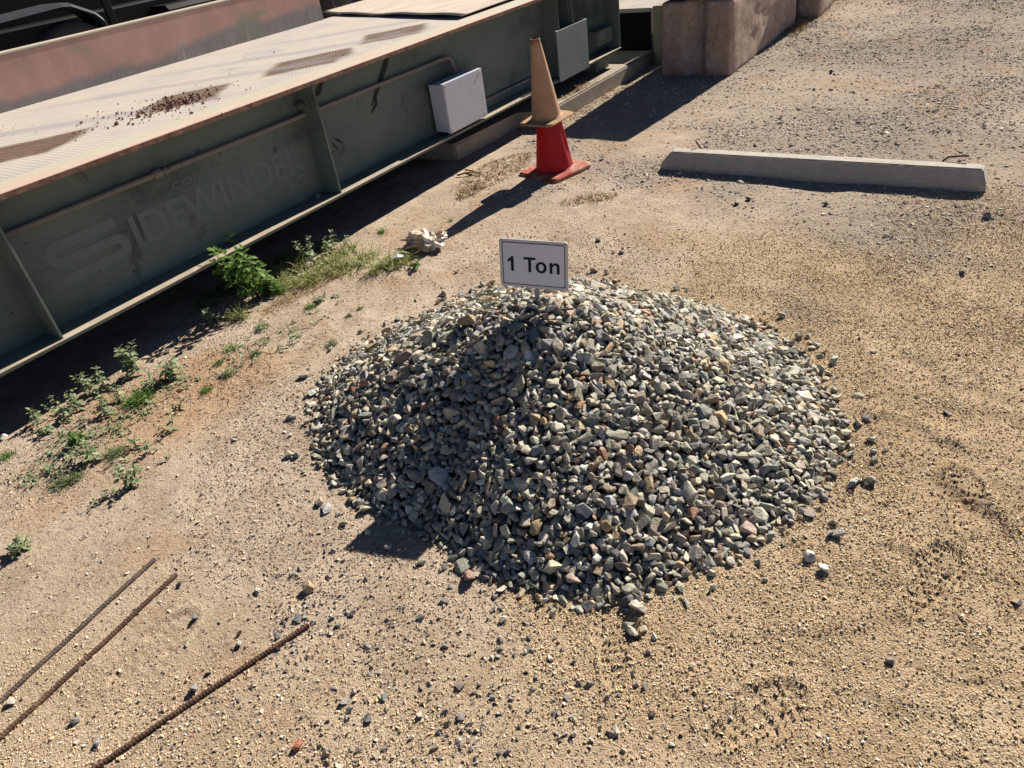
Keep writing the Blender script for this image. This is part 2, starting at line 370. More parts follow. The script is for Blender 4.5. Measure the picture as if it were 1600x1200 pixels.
def gz(x, y):
    x = np.asarray(x, float); y = np.asarray(y, float)
    h = .022 * fbm(x, y, .8, 1, 3) + .012 * fbm(x, y, 3.1, 9, 3) + .0045 * fbm(x, y, 14, 21, 3)
    right = sstep(.4, 1.2, x - .2 * y)
    near = sstep(6, 3, y)
    h = h + right * near * (.012 * fbm(x, y, 7, 33, 4) + .018 * fbm(x, y * 1.3, 3.3, 44, 2))
    # ruts: wandering furrows with steep sides on the loose grit
    def furrow(p, q, wdt, dep, sd):
        p = np.array(p); q = np.array(q); d = q - p; L = np.hypot(*d); d = d / L
        s = (x - p[0]) * d[0] + (y - p[1]) * d[1]; o = (x - p[0]) * -d[1] + (y - p[1]) * d[0] + .11 * fbm(s, s * 0, 5, sd, 3) * 2
        m_ = sstep(-.03, .05, s) * sstep(L + .03, L - .05, s)
        return .42 * m_ * (.35 + 1.3 * vnoise(s, o * 0, 9, sd)) * (-dep * np.exp(-(o / wdt) ** 2) + dep * .8 * np.exp(-((o - wdt * 1.7) / (wdt * 1.1)) ** 2))
    for a, b, ww, dd, sd in FUR: h = h + furrow(a, b, ww, dd, sd)
    # footprints with cleats
    for (cx, cy, az, L, W) in PRINTS:
        c_, s_ = math.cos(R_(az)), math.sin(R_(az)); u = (x - cx) * c_ + (y - cy) * s_; v = -(x - cx) * s_ + (y - cy) * c_
        r = (u / (L / 2)) ** 2 + (v / (W / 2 * (1 + .25 * np.sign(u)))) ** 2
        ins = sstep(1.25, .85, r)
        h = h - .006 * ins + .004 * np.exp(-((r - 1.3) / .3) ** 2) + ins * .004 * np.sign(np.sin(u * 260 + np.sin(v * 90))) * .6
    return h
FUR = [(at(1374, 858)[:2], at(1425, 905)[:2], .020, .016, 1), (at(1470, 965)[:2], at(1512, 1020)[:2], .014, .014, 2), (at(1350, 640)[:2], at(1500, 720)[:2], .03, .012, 3),
       (at(1420, 760)[:2], at(1600, 830)[:2], .03, .013, 4), (at(1380, 560)[:2], at(1600, 640)[:2], .035, .012, 5), (at(990, 960)[:2], at(1015, 1000)[:2], .018, .016, 6),
       (at(1490, 1060)[:2], at(1600, 1100)[:2], .012, .008, 7), (at(1100, 1010)[:2], at(1290, 1060)[:2], .03, .008, 8), (at(1330, 1100)[:2], at(1540, 1160)[:2], .03, .007, 9),
       (at(1450, 640)[:2], at(1600, 690)[:2], .03, .013, 10), (at(1400, 480)[:2], at(1590, 520)[:2], .04, .010, 11), (at(1240, 990)[:2], at(1420, 930)[:2], .03, .007, 12)]
PRINTS = [(*at(960, 1003)[:2], 75, .25, .10), (*at(1460, 905)[:2], 40, .27, .10), (*at(1500, 780)[:2], 60, .26, .10), (*at(1180, 1120)[:2], 20, .26, .10), (*at(240, 1010)[:2], 50, .26, .10)]

def axis(a, b, st, lo, hi):
    c = list(np.arange(a, b, st)); s = st
    x = c[-1]
    while x < hi: s *= 1.14; x += s; c.append(x)
    s = st; x = c[0]; pre = []
    while x > lo: s *= 1.14; x -= s; pre.append(x)
    return np.array(pre[::-1] + c)
def make_ground():
    xs = axis(-2.5, 3.8, .0105, -90, 90); ys = axis(.2, 5.6, .010, -60, 120)
    X, Y = np.meshgrid(xs, ys); X = X.ravel(); Y = Y.ravel(); Z = gz(X, Y)
    nx, ny = len(xs), len(ys); i = np.arange(nx - 1); j = np.arange(ny - 1); I, J = np.meshgrid(i, j); k = (J * nx + I).ravel()
    Fq = np.stack([k, k + 1, k + nx + 1, k + nx], 1)
    o = np_mesh('ground', np.stack([X, Y, Z], 1), Fq, M['ground'], None, zones(X, Y), True, 'zone')
    o['kind'] = 'structure'; return o
def zones(X, Y):
    nz = fbm(X, Y, 1.6, 51, 4)
    gold = sstep(-.15, .35, X - .06 - .18 * np.clip(Y - 1.2, 0, 9) + nz * .9) * sstep(3.5, 2.3, Y - .25 * X + nz * 1.2)
    gold = np.maximum(gold, .55 * sstep(1.9, 1.1, Y + nz) )
    d = X * .62 + Y * .25
    grey = sstep(1.3, 2.3, d + nz * 2.2) * sstep(2.2, 3.1, Y + nz * 1.6) * (.45 + .55 * sstep(-.15, .2, fbm(X, Y, .7, 77, 4)))
    n_ = X * N1[0] + Y * N1[1]; t_ = X * E1[0] + Y * E1[1]
    red = sstep(-3.15, -2.95, n_ + nz * .3) * sstep(-2.3, -2.7, n_ + nz * .5) * sstep(3.6, 2.4, t_) * sstep(-.05, .15, fbm(X, Y, 2.2, 91, 4)) * .8
    soft = fbm(X, Y, 3.5, 13, 3); red = np.maximum(red, .35 * sstep(.12, .2, soft) * (1 - gold))
    return np.stack([gold, grey, red], 1)
make_ground()

# ------------------------------------------------------------------ stone shapes
def hull_shape(n, elong, bev, sub=False):
    bm = bmesh.new(); pw = rng.uniform(.72, 1.0)
    k = 0
    while k < n:
        p = rng.normal(size=3); p /= np.linalg.norm(p); p *= rng.uniform(.86, 1.0)
        p = np.sign(p) * np.abs(p) ** pw
        bm.verts.new(p * np.array([1, 1, 1])); k += 1
    r = bmesh.ops.convex_hull(bm, input=bm.verts[:])
    bmesh.ops.delete(bm, geom=list({e for e in r['geom_interior'] + r['geom_unused'] if isinstance(e, bmesh.types.BMVert)}), context='VERTS')
    bmesh.ops.dissolve_limit(bm, angle_limit=R_(14), verts=bm.verts[:], edges=bm.edges[:])
    if bev: bmesh.ops.bevel(bm, geom=bm.edges[:], offset=bev, segments=1 if not sub else 2, affect='EDGES', profile=.6, clamp_overlap=True)
    bmesh.ops.triangulate(bm, faces=bm.faces[:])
    bm.verts.ensure_lookup_table()
    V = np.array([v.co[:] for v in bm.verts]); Fc = np.array([[v.index for v in f.verts] for f in bm.faces]); bm.free()
    V = V - (V.max(0) + V.min(0)) / 2; V = V / np.abs(V).max(0)
    return V, Fc
SHAPES = [hull_shape(int(rng.integers(8, 19)), 1, .055) for _ in range(48)]
TINY = [hull_shape(6, 1, 0) for _ in range(8)]
MED = [hull_shape(9, 1, 0) for _ in range(12)]

def rand_rot(n):
    q = rng.normal(size=(n, 4)); q /= np.linalg.norm(q, axis=1)[:, None]; a, b, c, d = q.T
    return np.stack([np.stack([1 - 2 * (c * c + d * d), 2 * (b * c - a * d), 2 * (b * d + a * c)], 1),
                     np.stack([2 * (b * c + a * d), 1 - 2 * (b * b + d * d), 2 * (c * d - a * b)], 1),
                     np.stack([2 * (b * d - a * c), 2 * (c * d + a * b), 1 - 2 * (b * b + c * c)], 1)], 1)
def merge(shapes, which, P, Rm, Sc, C):
    Vs, Fs, Cs, off = [], [], [], 0
    for s in range(len(shapes)):
        idx = np.nonzero(which == s)[0]
        if len(idx) == 0: continue
        V, Fc = shapes[s]; nv = len(V)
        W = V[None] * Sc[idx][:, None, :]
        W = np.einsum('nij,nvj->nvi', Rm[idx], W) + P[idx][:, None, :]
        Vs.append(W.reshape(-1, 3)); Fs.append((Fc[None] + (np.arange(len(idx)) * nv)[:, None, None] + off).reshape(-1, 3)); Cs.append(np.repeat(C[idx], nv, 0)); off += nv * len(idx)
    return np.concatenate(Vs), np.concatenate(Fs), np.concatenate(Cs)

PAL = np.array([[.42, .405, .325], [.33, .335, .285], [.25, .265, .255], [.48, .445, .35], [.38, .315, .235], [.58, .54, .45], [.52, .395, .245], [.40, .225, .155], [.19, .19, .185], [.44, .435, .43], [.29, .26, .235], [.70, .67, .58], [.42, .33, .29]])
PW = np.array([17, 12, 9, 17, 11, 11, 6, 1.8, 7, 8, 6, 6, 2.2]); PW = PW / PW.sum()
def stone_cols(n, k=1.0):
    c = PAL[rng.choice(len(PAL), n, p=PW)] * rng.uniform(.72, 1.3, (n, 1)) * np.array([1.04, 1.0, .95]) * rng.uniform(.97, 1.03, (n, 3)) * k
    return np.clip(c * 1.07, .02, .85)

def make_pile():
    res = .006; x0, y0 = -1.15, .95; n = 430
    gx = x0 + np.arange(n) * res; gy = y0 + np.arange(n) * res; X, Y = np.meshgrid(gx, gy)   # [iy,ix]
    G = gz(X, Y); T = G + pile_h(X, Y); s = foot_s(X, Y)
    H = np.where(s < .985, np.maximum(G - .01, T - .062), G)
    core = H.copy()
    N = 26000; P = []; Rr = []; Sc = []
    # candidates uniformly in the footprint
    cnt = 0; fails = 0
    cx = rng.uniform(x0 + .05, x0 + n * res - .05, 420000); cy = rng.uniform(y0 + .05, y0 + n * res - .05, 420000)
    cs = foot_s(cx, cy); k = (cs < 1.0 + .05 * rng.random(len(cs)) ** 3) | ((cs < 1.14) & (rng.random(len(cs)) < .012)); cx, cy, cs = cx[k], cy[k], cs[k]
    ptr = 0
    while cnt < N and ptr + 5 < len(cx):
        K = 4; ii = ((cy[ptr:ptr + K] - y0) / res).astype(int); jj = ((cx[ptr:ptr + K] - x0) / res).astype(int)
        dfc = T[ii, jj] - H[ii, jj]; b = int(np.argmax(dfc)); px_, py_, ss = cx[ptr + b], cy[ptr + b], cs[ptr + b]; ptr += K
        if dfc[b] < (.002 if ss < .97 else -.012 * rng.random()): continue
        a = float(np.clip(rng.lognormal(math.log(.0170 if rng.random() > .32 else .0105), .31), .006, .036)); bb = a * rng.uniform(.52, .92); c = a * rng.uniform(.28, .68)
        # mostly lie flat on the slope, some tilted
        e = .03; gxn = float(pile_h(np.array(px_ + e), np.array(py_)) - pile_h(np.array(px_ - e), np.array(py_))) / (2 * e); gyn = float(pile_h(np.array(px_), np.array(py_ + e)) - pile_h(np.array(px_), np.array(py_ - e))) / (2 * e)
        nn = np.array([-gxn, -gyn, 1.0]) + rng.normal(size=3) * .45; nn /= np.linalg.norm(nn)
        tx = rng.normal(size=3); tx -= nn * (tx @ nn); tx /= np.linalg.norm(tx); ty = np.cross(nn, tx); Rm = np.stack([tx, ty, nn], 1)
        A = Rm @ np.diag([a * a, bb * bb, c * c]) @ Rm.T * .86
        Axy = A[:2, :2]; inv = np.linalg.inv(Axy); cz = A[2, :2] @ inv; var = A[2, 2] - A[2, :2] @ inv @ A[:2, 2]
        ci = int(round((py_ - y0) / res)); cj = int(round((px_ - x0) / res)); w_ = int(a / res) + 1
        i0, i1, j0, j1 = max(ci - w_, 0), min(ci + w_ + 1, n), max(cj - w_, 0), min(cj + w_ + 1, n)
        dx = gx[j0:j1][None] - px_; dy = gy[i0:i1][:, None] - py_
        q = inv[0, 0] * dx * dx + 2 * inv[0, 1] * dx * dy + inv[1, 1] * dy * dy; ins = q < 1
        if ins.sum() < 3: continue
        m_ = cz[0] * dx + cz[1] * dy; hf = np.sqrt(np.clip(var * (1 - q), 0, None)); Hp = H[i0:i1, j0:j1]
        zc = np.percentile((Hp - (m_ - hf))[ins], 82)
        lim = T[ci, cj] + .010
        if zc > lim: continue
        H[i0:i1, j0:j1] = np.where(ins, np.maximum(Hp, zc + m_ + hf), Hp)
        P.append((px_, py_, zc)); Rr.append(Rm); Sc.append((a, bb, c)); cnt += 1
    P = np.array(P); Rr = np.array(Rr); Sc = np.array(Sc)
    V, Fc, C = merge(SHAPES, rng.integers(0, len(SHAPES), len(P)), P, Rr, Sc, stone_cols(len(P)))
    # solid core below the stones
    st = 4; cX = X[::st, ::st]; cY = Y[::st, ::st]; cS = s[::st, ::st]; cZ = np.where(cS < .96, core[::st, ::st] - .004, G[::st, ::st] - .03)
    a, b = cX.shape; I, J = np.meshgrid(np.arange(b - 1), np.arange(a - 1)); k = (J * b + I).ravel(); q = np.stack([k, k + 1, k + b + 1, k + b], 1)
    tri = np.concatenate([q[:, [0, 1, 2]], q[:, [0, 2, 3]]]) + len(V)
    V = np.concatenate([V, np.stack([cX.ravel(), cY.ravel(), cZ.ravel()], 1)]); Fc = np.concatenate([Fc, tri]); C = np.concatenate([C, np.full((a * b, 3), .13)])
    o = np_mesh('gravel_pile', V, Fc, M['stone'], None, C)
    tag(o, 'heap of grey green crushed stone carrying the small 1 Ton sign', 'gravel pile', None, 'stuff')
    return len(P)
NP = make_pile()
print('pile stones', NP)

# ------------------------------------------------------------------ loose grit and pebbles
def scatter(name, n, xr, yr, dens, size, shapes, colf, mat, sink=.35, flat=(.5, 1), label=None, cat=None, zf=None):
    lie = shapes is MED
    x = rng.uniform(*xr, n); y = rng.uniform(*yr, n)
    k = rng.random(n) < dens(x, y); x, y = x[k], y[k]
    n = len(x); a = size(n)
    Sc = np.stack([a, a * rng.uniform(.65, .95, n), a * rng.uniform(*flat, n)], 1)
    z_ = (zf or gz)(x, y) + a * (1 - 2 * sink) * .5
    RR = rand_rot(n)
    if lie:
        az = rng.uniform(0, 6.283, n); t1 = rng.normal(0, .22, n); t2 = rng.normal(0, .22, n); nn = np.stack([t1, t2, np.ones(n)], 1); nn /= np.linalg.norm(nn, axis=1)[:, None]
        tx = np.stack([np.cos(az), np.sin(az), np.zeros(n)], 1); tx -= nn * (tx * nn).sum(1)[:, None]; tx /= np.linalg.norm(tx, axis=1)[:, None]; RR = np.stack([tx, np.cross(nn, tx), nn], 2)
    V, Fc, C = merge(shapes, rng.integers(0, len(shapes), n), np.stack([x, y, z_], 1), RR, Sc, colf(n, x, y))
    o = np_mesh(name, V, Fc, mat, None, C); tag(o, label, cat, None, 'stuff'); print(name, n)
    return o
def view_mask(x, y):   # ground area around what the frame can see, with a margin
    return (y > .15 + .3 * rng.random(len(x)) ** 2) & (x > -2.1 - .42 * (y - 1) + .3 * rng.random(len(x))) & (x < 1.95 + .84 * (y - .67) - .5 * rng.random(len(x)))
def off_pile(x, y): return foot_s(x, y) > .97
def beam_ok(x, y): return (x * N1[0] + y * N1[1]) > -3.35
gp = np.array([[.68, .51, .32], [.76, .61, .41], [.58, .41, .24], [.80, .69, .54], [.50, .35, .22], [.35, .26, .19], [.68, .48, .31], [.80, .75, .66]]); gpw = np.array([28, 24, 16, 10, 9, 3, 7, 4.]); gpw /= gpw.sum()
def gold_c(n, x, y): return gp[rng.choice(8, n, p=gpw)] * rng.uniform(.85, 1.12, (n, 1))
pp_ = np.array([[.57, .445, .335], [.65, .53, .41], [.45, .335, .25], [.30, .24, .20], [.70, .60, .49], [.20, .17, .15], [.50, .345, .24], [.38, .335, .29]]); ppw = np.array([24, 18, 18, 9, 9, 6, 10, 6.]); ppw /= ppw.sum()
def sand_c(n, x, y): return pp_[rng.choice(8, n, p=ppw)] * rng.uniform(.85, 1.12, (n, 1))
gy_ = np.array([[.34, .30, .26], [.43, .38, .32], [.25, .22, .20], [.52, .45, .38], [.36, .29, .24], [.60, .54, .46], [.19, .17, .16], [.42, .31, .24]]); gyw = np.array([22, 20, 15, 12, 12, 6, 8, 5.]); gyw /= gyw.sum()
def grey_c(n, x, y): return gy_[rng.choice(8, n, p=gyw)] * rng.uniform(.8, 1.15, (n, 1))
gold_w = lambda x, y: zones(x, y)[:, 0]
grey_w = lambda x, y: zones(x, y)[:, 1]
scatter('coarse_sand', 600000, (-1.9, 3.9), (.15, 3.9), lambda x, y: view_mask(x, y) * off_pile(x, y) * sstep(.25, .8, gold_w(x, y)) * sstep(4.2, 2.2, y) * (.5 + .5 * sstep(-.15, .1, fbm(x, y, 5, 61, 3))),
        lambda n: np.clip(rng.lognormal(math.log(.0024), .32, n), .0012, .0065), TINY, gold_c, M['grit'], .35, (.6, 1), 'loose golden coarse sand covering the ground right of the stone heap', 'coarse sand')
scatter('sandy_grit', 345000, (-2.8, 1.6), (.2, 4.6), lambda x, y: view_mask(x, y) * off_pile(x, y) * beam_ok(x, y) * (1 - sstep(.3, .8, gold_w(x, y))) * sstep(5, 1.6, y) * (.15 + .85 * sstep(-.12, .14, fbm(x, y, 2.2, 62, 4))),
        lambda n: np.clip(rng.lognormal(math.log(.0022), .42, n), .001, .008), TINY, sand_c, M['grit'], .4, (.5, 1), 'fine pinkish grit strewn over the bare sand at the left', 'grit')
def lone(x, y): return .12 + .88 * sstep(.0, .22, fbm(x, y, 2.7, 71, 3))
scatter('small_gravel', 330000, (-.5, 9), (2.6, 11), lambda x, y: view_mask(x, y) * off_pile(x, y) * sstep(.15, .75, grey_w(x, y)) * (.35 + .65 * sstep(-.1, .15, fbm(x, y, 1.8, 63, 4))),
        lambda n: np.clip(rng.lognormal(math.log(.0046), .48, n), .0015, .019), MED, lambda n, x, y: grey_c(n, x, y) * 1.3, M['grit'], .42, (.3, .65), 'grey crushed gravel spread over the ground behind the wheel stop', 'gravel')
scatter('stray_pebbles', 16000, (-2.6, 8), (.6, 10), lambda x, y: view_mask(x, y) * off_pile(x, y) * beam_ok(x, y) * lone(x, y) * (.35 + .65 * (1 - gold_w(x, y))) * .40 * (1 - .8 * grey_w(x, y)),
        lambda n: np.clip(rng.lognormal(math.log(.0042), .42, n), .002, .014), MED, lambda n, x, y: grey_c(n, x, y) * .95, M['grit'], .3, (.45, .9), 'sparse dark pebbles dotted over the open sand', 'pebbles')
# denser patch of pebbles near the bars
def near_bars(x, y):
    w_ = np.zeros_like(x)
    for u, v, r in ((712, 1158, .07), (742, 1135, .05), (470, 985, .10), (500, 930, .16), (820, 1080, .22), (620, 1060, .2), (560, 1160, .2), (470, 1000, .16)):
        p = at(u, v); w_ = np.maximum(w_, np.exp(-((x - p[0]) ** 2 + (y - p[1]) ** 2) / r ** 2) * (1 if r < .12 else .42))
    return w_
scatter('pebble_patch', 8500, (-1.6, .6), (.7, 2.2), lambda x, y: near_bars(x, y) * off_pile(x, y),
        lambda n: np.clip(rng.lognormal(math.log(.0058), .36, n), .003, .014), MED, lambda n, x, y: grey_c(n, x, y), M['stone'], .25, (.5, .9), 'clustered mixed pebbles on the sand in front of the heap', 'pebbles')

scatter('stone_chips', 9000, (-1.1, 1.5), (.9, 3.5), lambda x, y: (foot_s(x, y) > .97) * np.exp(-((foot_s(x, y) - .97) / .055)) * .8,
        lambda n: np.clip(rng.lognormal(math.log(.0052), .42, n), .002, .013), MED, lambda n, x, y: stone_cols(n), M['stone'], .2, (.4, .9), 'small chips of crushed stone strewn round the foot of the heap', 'stone chips')

def stone(u, v, size, colr, label, flat=.58, name='loose_stone', group='loose stones lying around the heap'):
    p = at(u, v); V, Fc = SHAPES[int(rng.integers(0, len(SHAPES)))]
    Rz = rng.uniform(0, 6.28); tl = rng.normal(size=2) * .25
    Rm = np.array(Matrix.Rotation(Rz, 3, 'Z') @ Matrix.Rotation(tl[0], 3, 'X') @ Matrix.Rotation(tl[1], 3, 'Y'))
    W = (V * np.array([size, size * .75, size * flat])) @ Rm.T
    W[:, 2] -= W[:, 2].min() * .86
    o = np_mesh(name, W, Fc, M['stone'], None, np.full((len(V), 3), colr))
    o.location = (p[0], p[1], float(gz(p[0], p[1]))); tag(o, label, 'stone', group); return o
ST = [(733, 903, .024, (.36, .22, .18), 'reddish brown stone lying alone at the near left foot of the heap'),
      (1264, 872, .023, (.66, .64, .59), 'large white stone lying just right of the heap'),
      (1286, 892, .017, (.66, .64, .60), 'smaller white stone touching the large white stone'),
      (1331, 760, .020, (.38, .39, .38), 'flat blue grey stone alone on golden sand right of the heap'),
      (1339, 664, .017, (.44, .39, .30), 'tan stone beside a round grey stone at the right edge of the heap'),
      (1356, 657, .018, (.33, .34, .32), 'round grey stone farthest right beside the heap'),
      (1361, 690, .017, (.52, .48, .40), 'pale flat stone below the round grey stone at the heap edge'),
      (1331, 705, .015, (.38, .26, .24), 'small pink stone at the right foot of the heap'),
      (1303, 567, .020, (.52, .48, .38), 'pale flat stone on the sand above the right shoulder of the heap'),
      (1221, 493, .018, (.46, .43, .38), 'pointed pale stone standing alone behind the heap'),
      (1249, 528, .015, (.26, .26, .26), 'dark stone of the pair behind the right shoulder of the heap'),
      (1262, 526, .015, (.42, .40, .36), 'pale stone of the pair behind the right shoulder of the heap'),
      (1307, 837, .018, (.40, .39, .33), 'half buried grey green stone on golden sand near the heap'),
      (1390, 1034, .011, (.30, .23, .21), 'small purple brown stone alone on the golden sand, lower right'),
      (1504, 427, .014, (.12, .12, .12), 'flat black stone alone on the sand at the right'),
      (500, 786, .018, (.42, .34, .25), 'tan stone casting a shadow left of the heap'),
      (483, 920, .022, (.50, .37, .22), 'upright yellow tan stone between the heap and the bars'),
      (466, 966, .012, (.28, .28, .28), 'grey stone just above the end of the nearest bar'),
      (375, 1008, .010, (.40, .39, .36), 'round pale grey pebble left of the nearest bar'),
      (304, 1078, .014, (.30, .29, .28), 'grey stone near the bottom edge left of the nearest bar'),
      (466, 1166, .014, (.45, .17, .10), 'brick red stone near the bottom edge of the view'),
      (305, 965, .012, (.17, .17, .18), 'dark oval stone between the middle and nearest bars'),
      (281, 915, .011, (.15, .15, .16), 'dark pebble beside the tip of the middle bar'),
      (601, 1090, .010, (.24, .27, .27), 'blue grey pebble right of the nearest bar'),
      (152, 1162, .013, (.34, .34, .33), 'pale grey stone at the lower left by the nearest bar'),
      (118, 1127, .013, (.26, .25, .25), 'dark grey stone between the two long bars and the nearest bar'),
      (18, 1098, .013, (.60, .54, .45), 'white stone tucked beside the middle bar at the left edge'),
      (368, 690, .010, (.55, .52, .48), 'small white pebble on bare sand left of the heap'),
      (462, 458, .012, (.25, .24, .23), 'dark pebble between the grass and the heap top'),
      (713, 425, .012, (.22, .20, .18), 'dark stone behind the heap left of the sign'),
      (935, 378, .014, (.14, .12, .11), 'black stone behind the sign, nearer its right edge'),
      (972, 395, .015, (.16, .14, .12), 'dark pointed stone right of the sign'),
      (928, 424, .020, (.40, .26, .16), 'brown stone perched at the back rim of the heap right of the sign'),
      (948, 428, .016, (.44, .36, .28), 'tan stone beside the brown stone at the back rim of the heap'),
      (8, 686, .018, (.70, .68, .64), 'white stone at the left edge by the shade of the weighbridge'),
      (1151, 320, .018, (.16, .15, .15), 'dark stone in front of the wheel stop, left of middle'),
      (1170, 313, .017, (.18, .16, .15), 'dark stone in front of the wheel stop near its middle'),
      (1290, 322, .016, (.20, .18, .18), 'dark stone in front of the wheel stop, right of middle'),
      (1543, 340, .026, (.30, .28, .28), 'grey stone near the right end of the wheel stop'),
      (1298, 115, .020, (.12, .11, .11), 'dark stone alone on the track behind the wheel stop')]
for a in ST: stone(*a)

# ------------------------------------------------------------------ weighbridge
WB = empty('truck_scale', (0, 0, 0), (0, 0, R_(TH)))
tag(WB, 'long green steel truck weighbridge with pink dusty top flange and open tread plate deck', 'weighbridge')
NF = 3.18                      # distance of the flange edge from the origin, local y
T0, T1 = -1.6, 6.42
Y0 = NF; YW = NF + .156        # flange edge, web face
box('web', T0, T1, YW, YW + .012, .262, .862, M['green'], WB, .001)
box('bottom_flange', T0, T1, Y0, YW + .17, .247, .262, M['ledge'], WB, .002)
bmf = bmesh.new(); add_box(bmf, T0, T1, Y0, YW + .03, .868, .886, .002); o = bm_obj('top_flange', bmf, M['flange'], WB)
box('sunlit_edge_strip', T0, T1, Y0 - .002, Y0 + .045, .2600, .2632, M['sunlit_edge'], WB, .0005)  # thin tan strip, painted sunlight along the ledge's outer edge
box('flange_lip', T0, T1, Y0 - .003, Y0 + .006, .862, .8845, M['lip'], WB, .001)
for t_ in (1.046, 2.76, 5.37, 5.60):
    box('stiffener', t_ - .005, t_ + .005, Y0 + .012, YW, .262, .866, M['green'], WB, .001)
for t_ in (-.67,):
    box('stiffener', t_ - .005, t_ + .005, Y0 + .012, YW, .262, .866, M['green'], WB, .001)
box('end_plate', 6.42, 6.435, Y0 + .01, NF + 1.9, .25, .862, M['green'], WB, .001)
box('underframe_blocker', T0, T1, NF + .9, NF + .96, .25, .84, M['blackmatte'], WB, .001)  # unseen middle member, added to block light below the deck
box('far_beam_blocker', T0, T1, NF + 1.92, NF + 1.94, .02, .86, M['blackmatte'], WB, .001)  # unseen far beam, extended to the ground to keep light out underneath
# conduit with coupling and an elbow down to the box
bm = bmesh.new(); py = YW - .025
tube(bm, [(T0, py, .706), (4.03, py, .706), (4.07, py, .704), (4.09, py - .002, .695), (4.10, py - .01, .68), (4.11, py - .02, .60)], .0135, 12)
cd = bm_obj('conduit', bm, M['conduit'], WB, True)
for pts_, rr_ in (([(1.78, py, .706), (1.785, py, .706), (1.82, py, .706), (1.825, py, .706)], [.017, .021, .021, .017]), ([(1.84, py, .706), (1.852, py, .706)], .019),
                  ([(4.03, py, .706), (4.045, py, .706)], .019), ([(4.11, py - .0175, .62), (4.11, py - .02, .603)], .019)):
    bm = bmesh.new(); tube(bm, pts_, rr_, 12); bm_obj('coupling', bm, M['conduit'], cd, True)
for t_ in (2.70, 2.72):
    pass
bm = bmesh.new(); tube(bm, [(2.735, py + .005, .76), (2.735, py - .02, .76)], .018, 10); tube(bm, [(2.735, py - .02, .76), (2.735, py - .032, .76)], .01, 6); bm_obj('bolt', bm, M['green'], WB)
bm = bmesh.new(); tube(bm, [(2.66, YW - .05, .262), (2.66, YW - .05, .285)], .016, 6); bm_obj('bolt', bm, M['green'], WB)
# cable run low on the web right of the box
bm = bmesh.new(); tube(bm, [(4.24, YW - .02, .325), (5.3, YW - .02, .325)], .010, 8); bm_obj('cable', bm, M['conduit'], WB, True)
# electrical box
bxe = box('electrical_box', 3.822, 4.245, Y0 + .022, Y0 + .125, .285, .590, M['boxpaint'], WB, .004, 2)
lid = box('lid', 3.815, 4.252, Y0 - .006, Y0 + .0215, .279, .597, M['boxpaint'], bxe, .005, 2)
for a, b in ((3.84, .575), (4.227, .575), (3.84, .301), (4.227, .301)):
    bm = bmesh.new(); tube(bm, [(a, Y0 - .006, b), (a, Y0 - .011, b)], [.0095, .008], 12); bm_obj('screw', bm, M['screw'], bxe)
# inspection panel
box('cover_panel', 5.275, 5.775, Y0 - .016, Y0 - .010, .245, .620, M['panel'], WB, .001)
for t_ in (5.29, 5.75): box('panel_bracket', t_, t_ + .03, Y0 - .010, Y0 + .011, .27, .62, M['green'], WB, .001)
# load cell foot near the far end
bm = bmesh.new(); add_box(bm, 6.08, 6.36, Y0 + .05, Y0 + .30, .335, .46, .006); add_box(bm, 6.12, 6.32, Y0 + .08, Y0 + .25, .12, .246, .006)
bm_obj('load_cell_mount', bm, M['ledge'], WB)
bm = bmesh.new(); tube(bm, [(5.93, Y0 - .004, .16), (5.93, Y0 - .006, .27), (5.93, Y0 + .03, .272)], .003, 6); bm_obj('wire_loop', bm, M['conduit'], WB)

# faded lettering on the web
def text_obj(name, body, h, mat, parent, loc, width=None, off=0.0, shear=0):
    c = bpy.data.curves.new(name, 'FONT'); c.body = body; c.size = 1; c.offset = off; c.shear = shear; c.resolution_u = 4
    to = bpy.data.objects.new('tmp', c); COL.objects.link(to); bpy.context.view_layer.update()
    me = bpy.data.meshes.new_from_object(to); bpy.data.objects.remove(to)
    n = len(me.vertices); co = np.empty(n * 3, np.float32); me.vertices.foreach_get('co', co); co = co.reshape(-1, 3)
    lo, hi = co.min(0), co.max(0); co[:, :2] = (co[:, :2] - lo[:2]) / (hi[0] - lo[0] if width is None else 1, 1)[0 if False else 1]
    return me, co, lo, hi
def web_text(name, body, t0, t1, z0, z1, mat, parent, off=0.0, y=None):
    me, co, lo, hi = text_obj(name, body, 1, mat, parent, None, None, off)
    n = len(co); raw = np.empty(n * 3, np.float32); me.vertices.foreach_get('co', raw); raw = raw.reshape(-1, 3); lo, hi = raw.min(0), raw.max(0)
    u = (raw[:, 0] - lo[0]) / (hi[0] - lo[0]); v = (raw[:, 1] - lo[1]) / (hi[1] - lo[1])
    out = np.stack([t0 + u * (t1 - t0), np.full(n, (YW - .0015) if y is None else y), z0 + v * (z1 - z0)], 1).astype(np.float32)
    me.vertices.foreach_set('co', out.ravel()); me.update(); me.materials.clear(); me.materials.append(mat)
    o = bpy.data.objects.new(name, me); COL.objects.link(o); o.parent = parent; return o
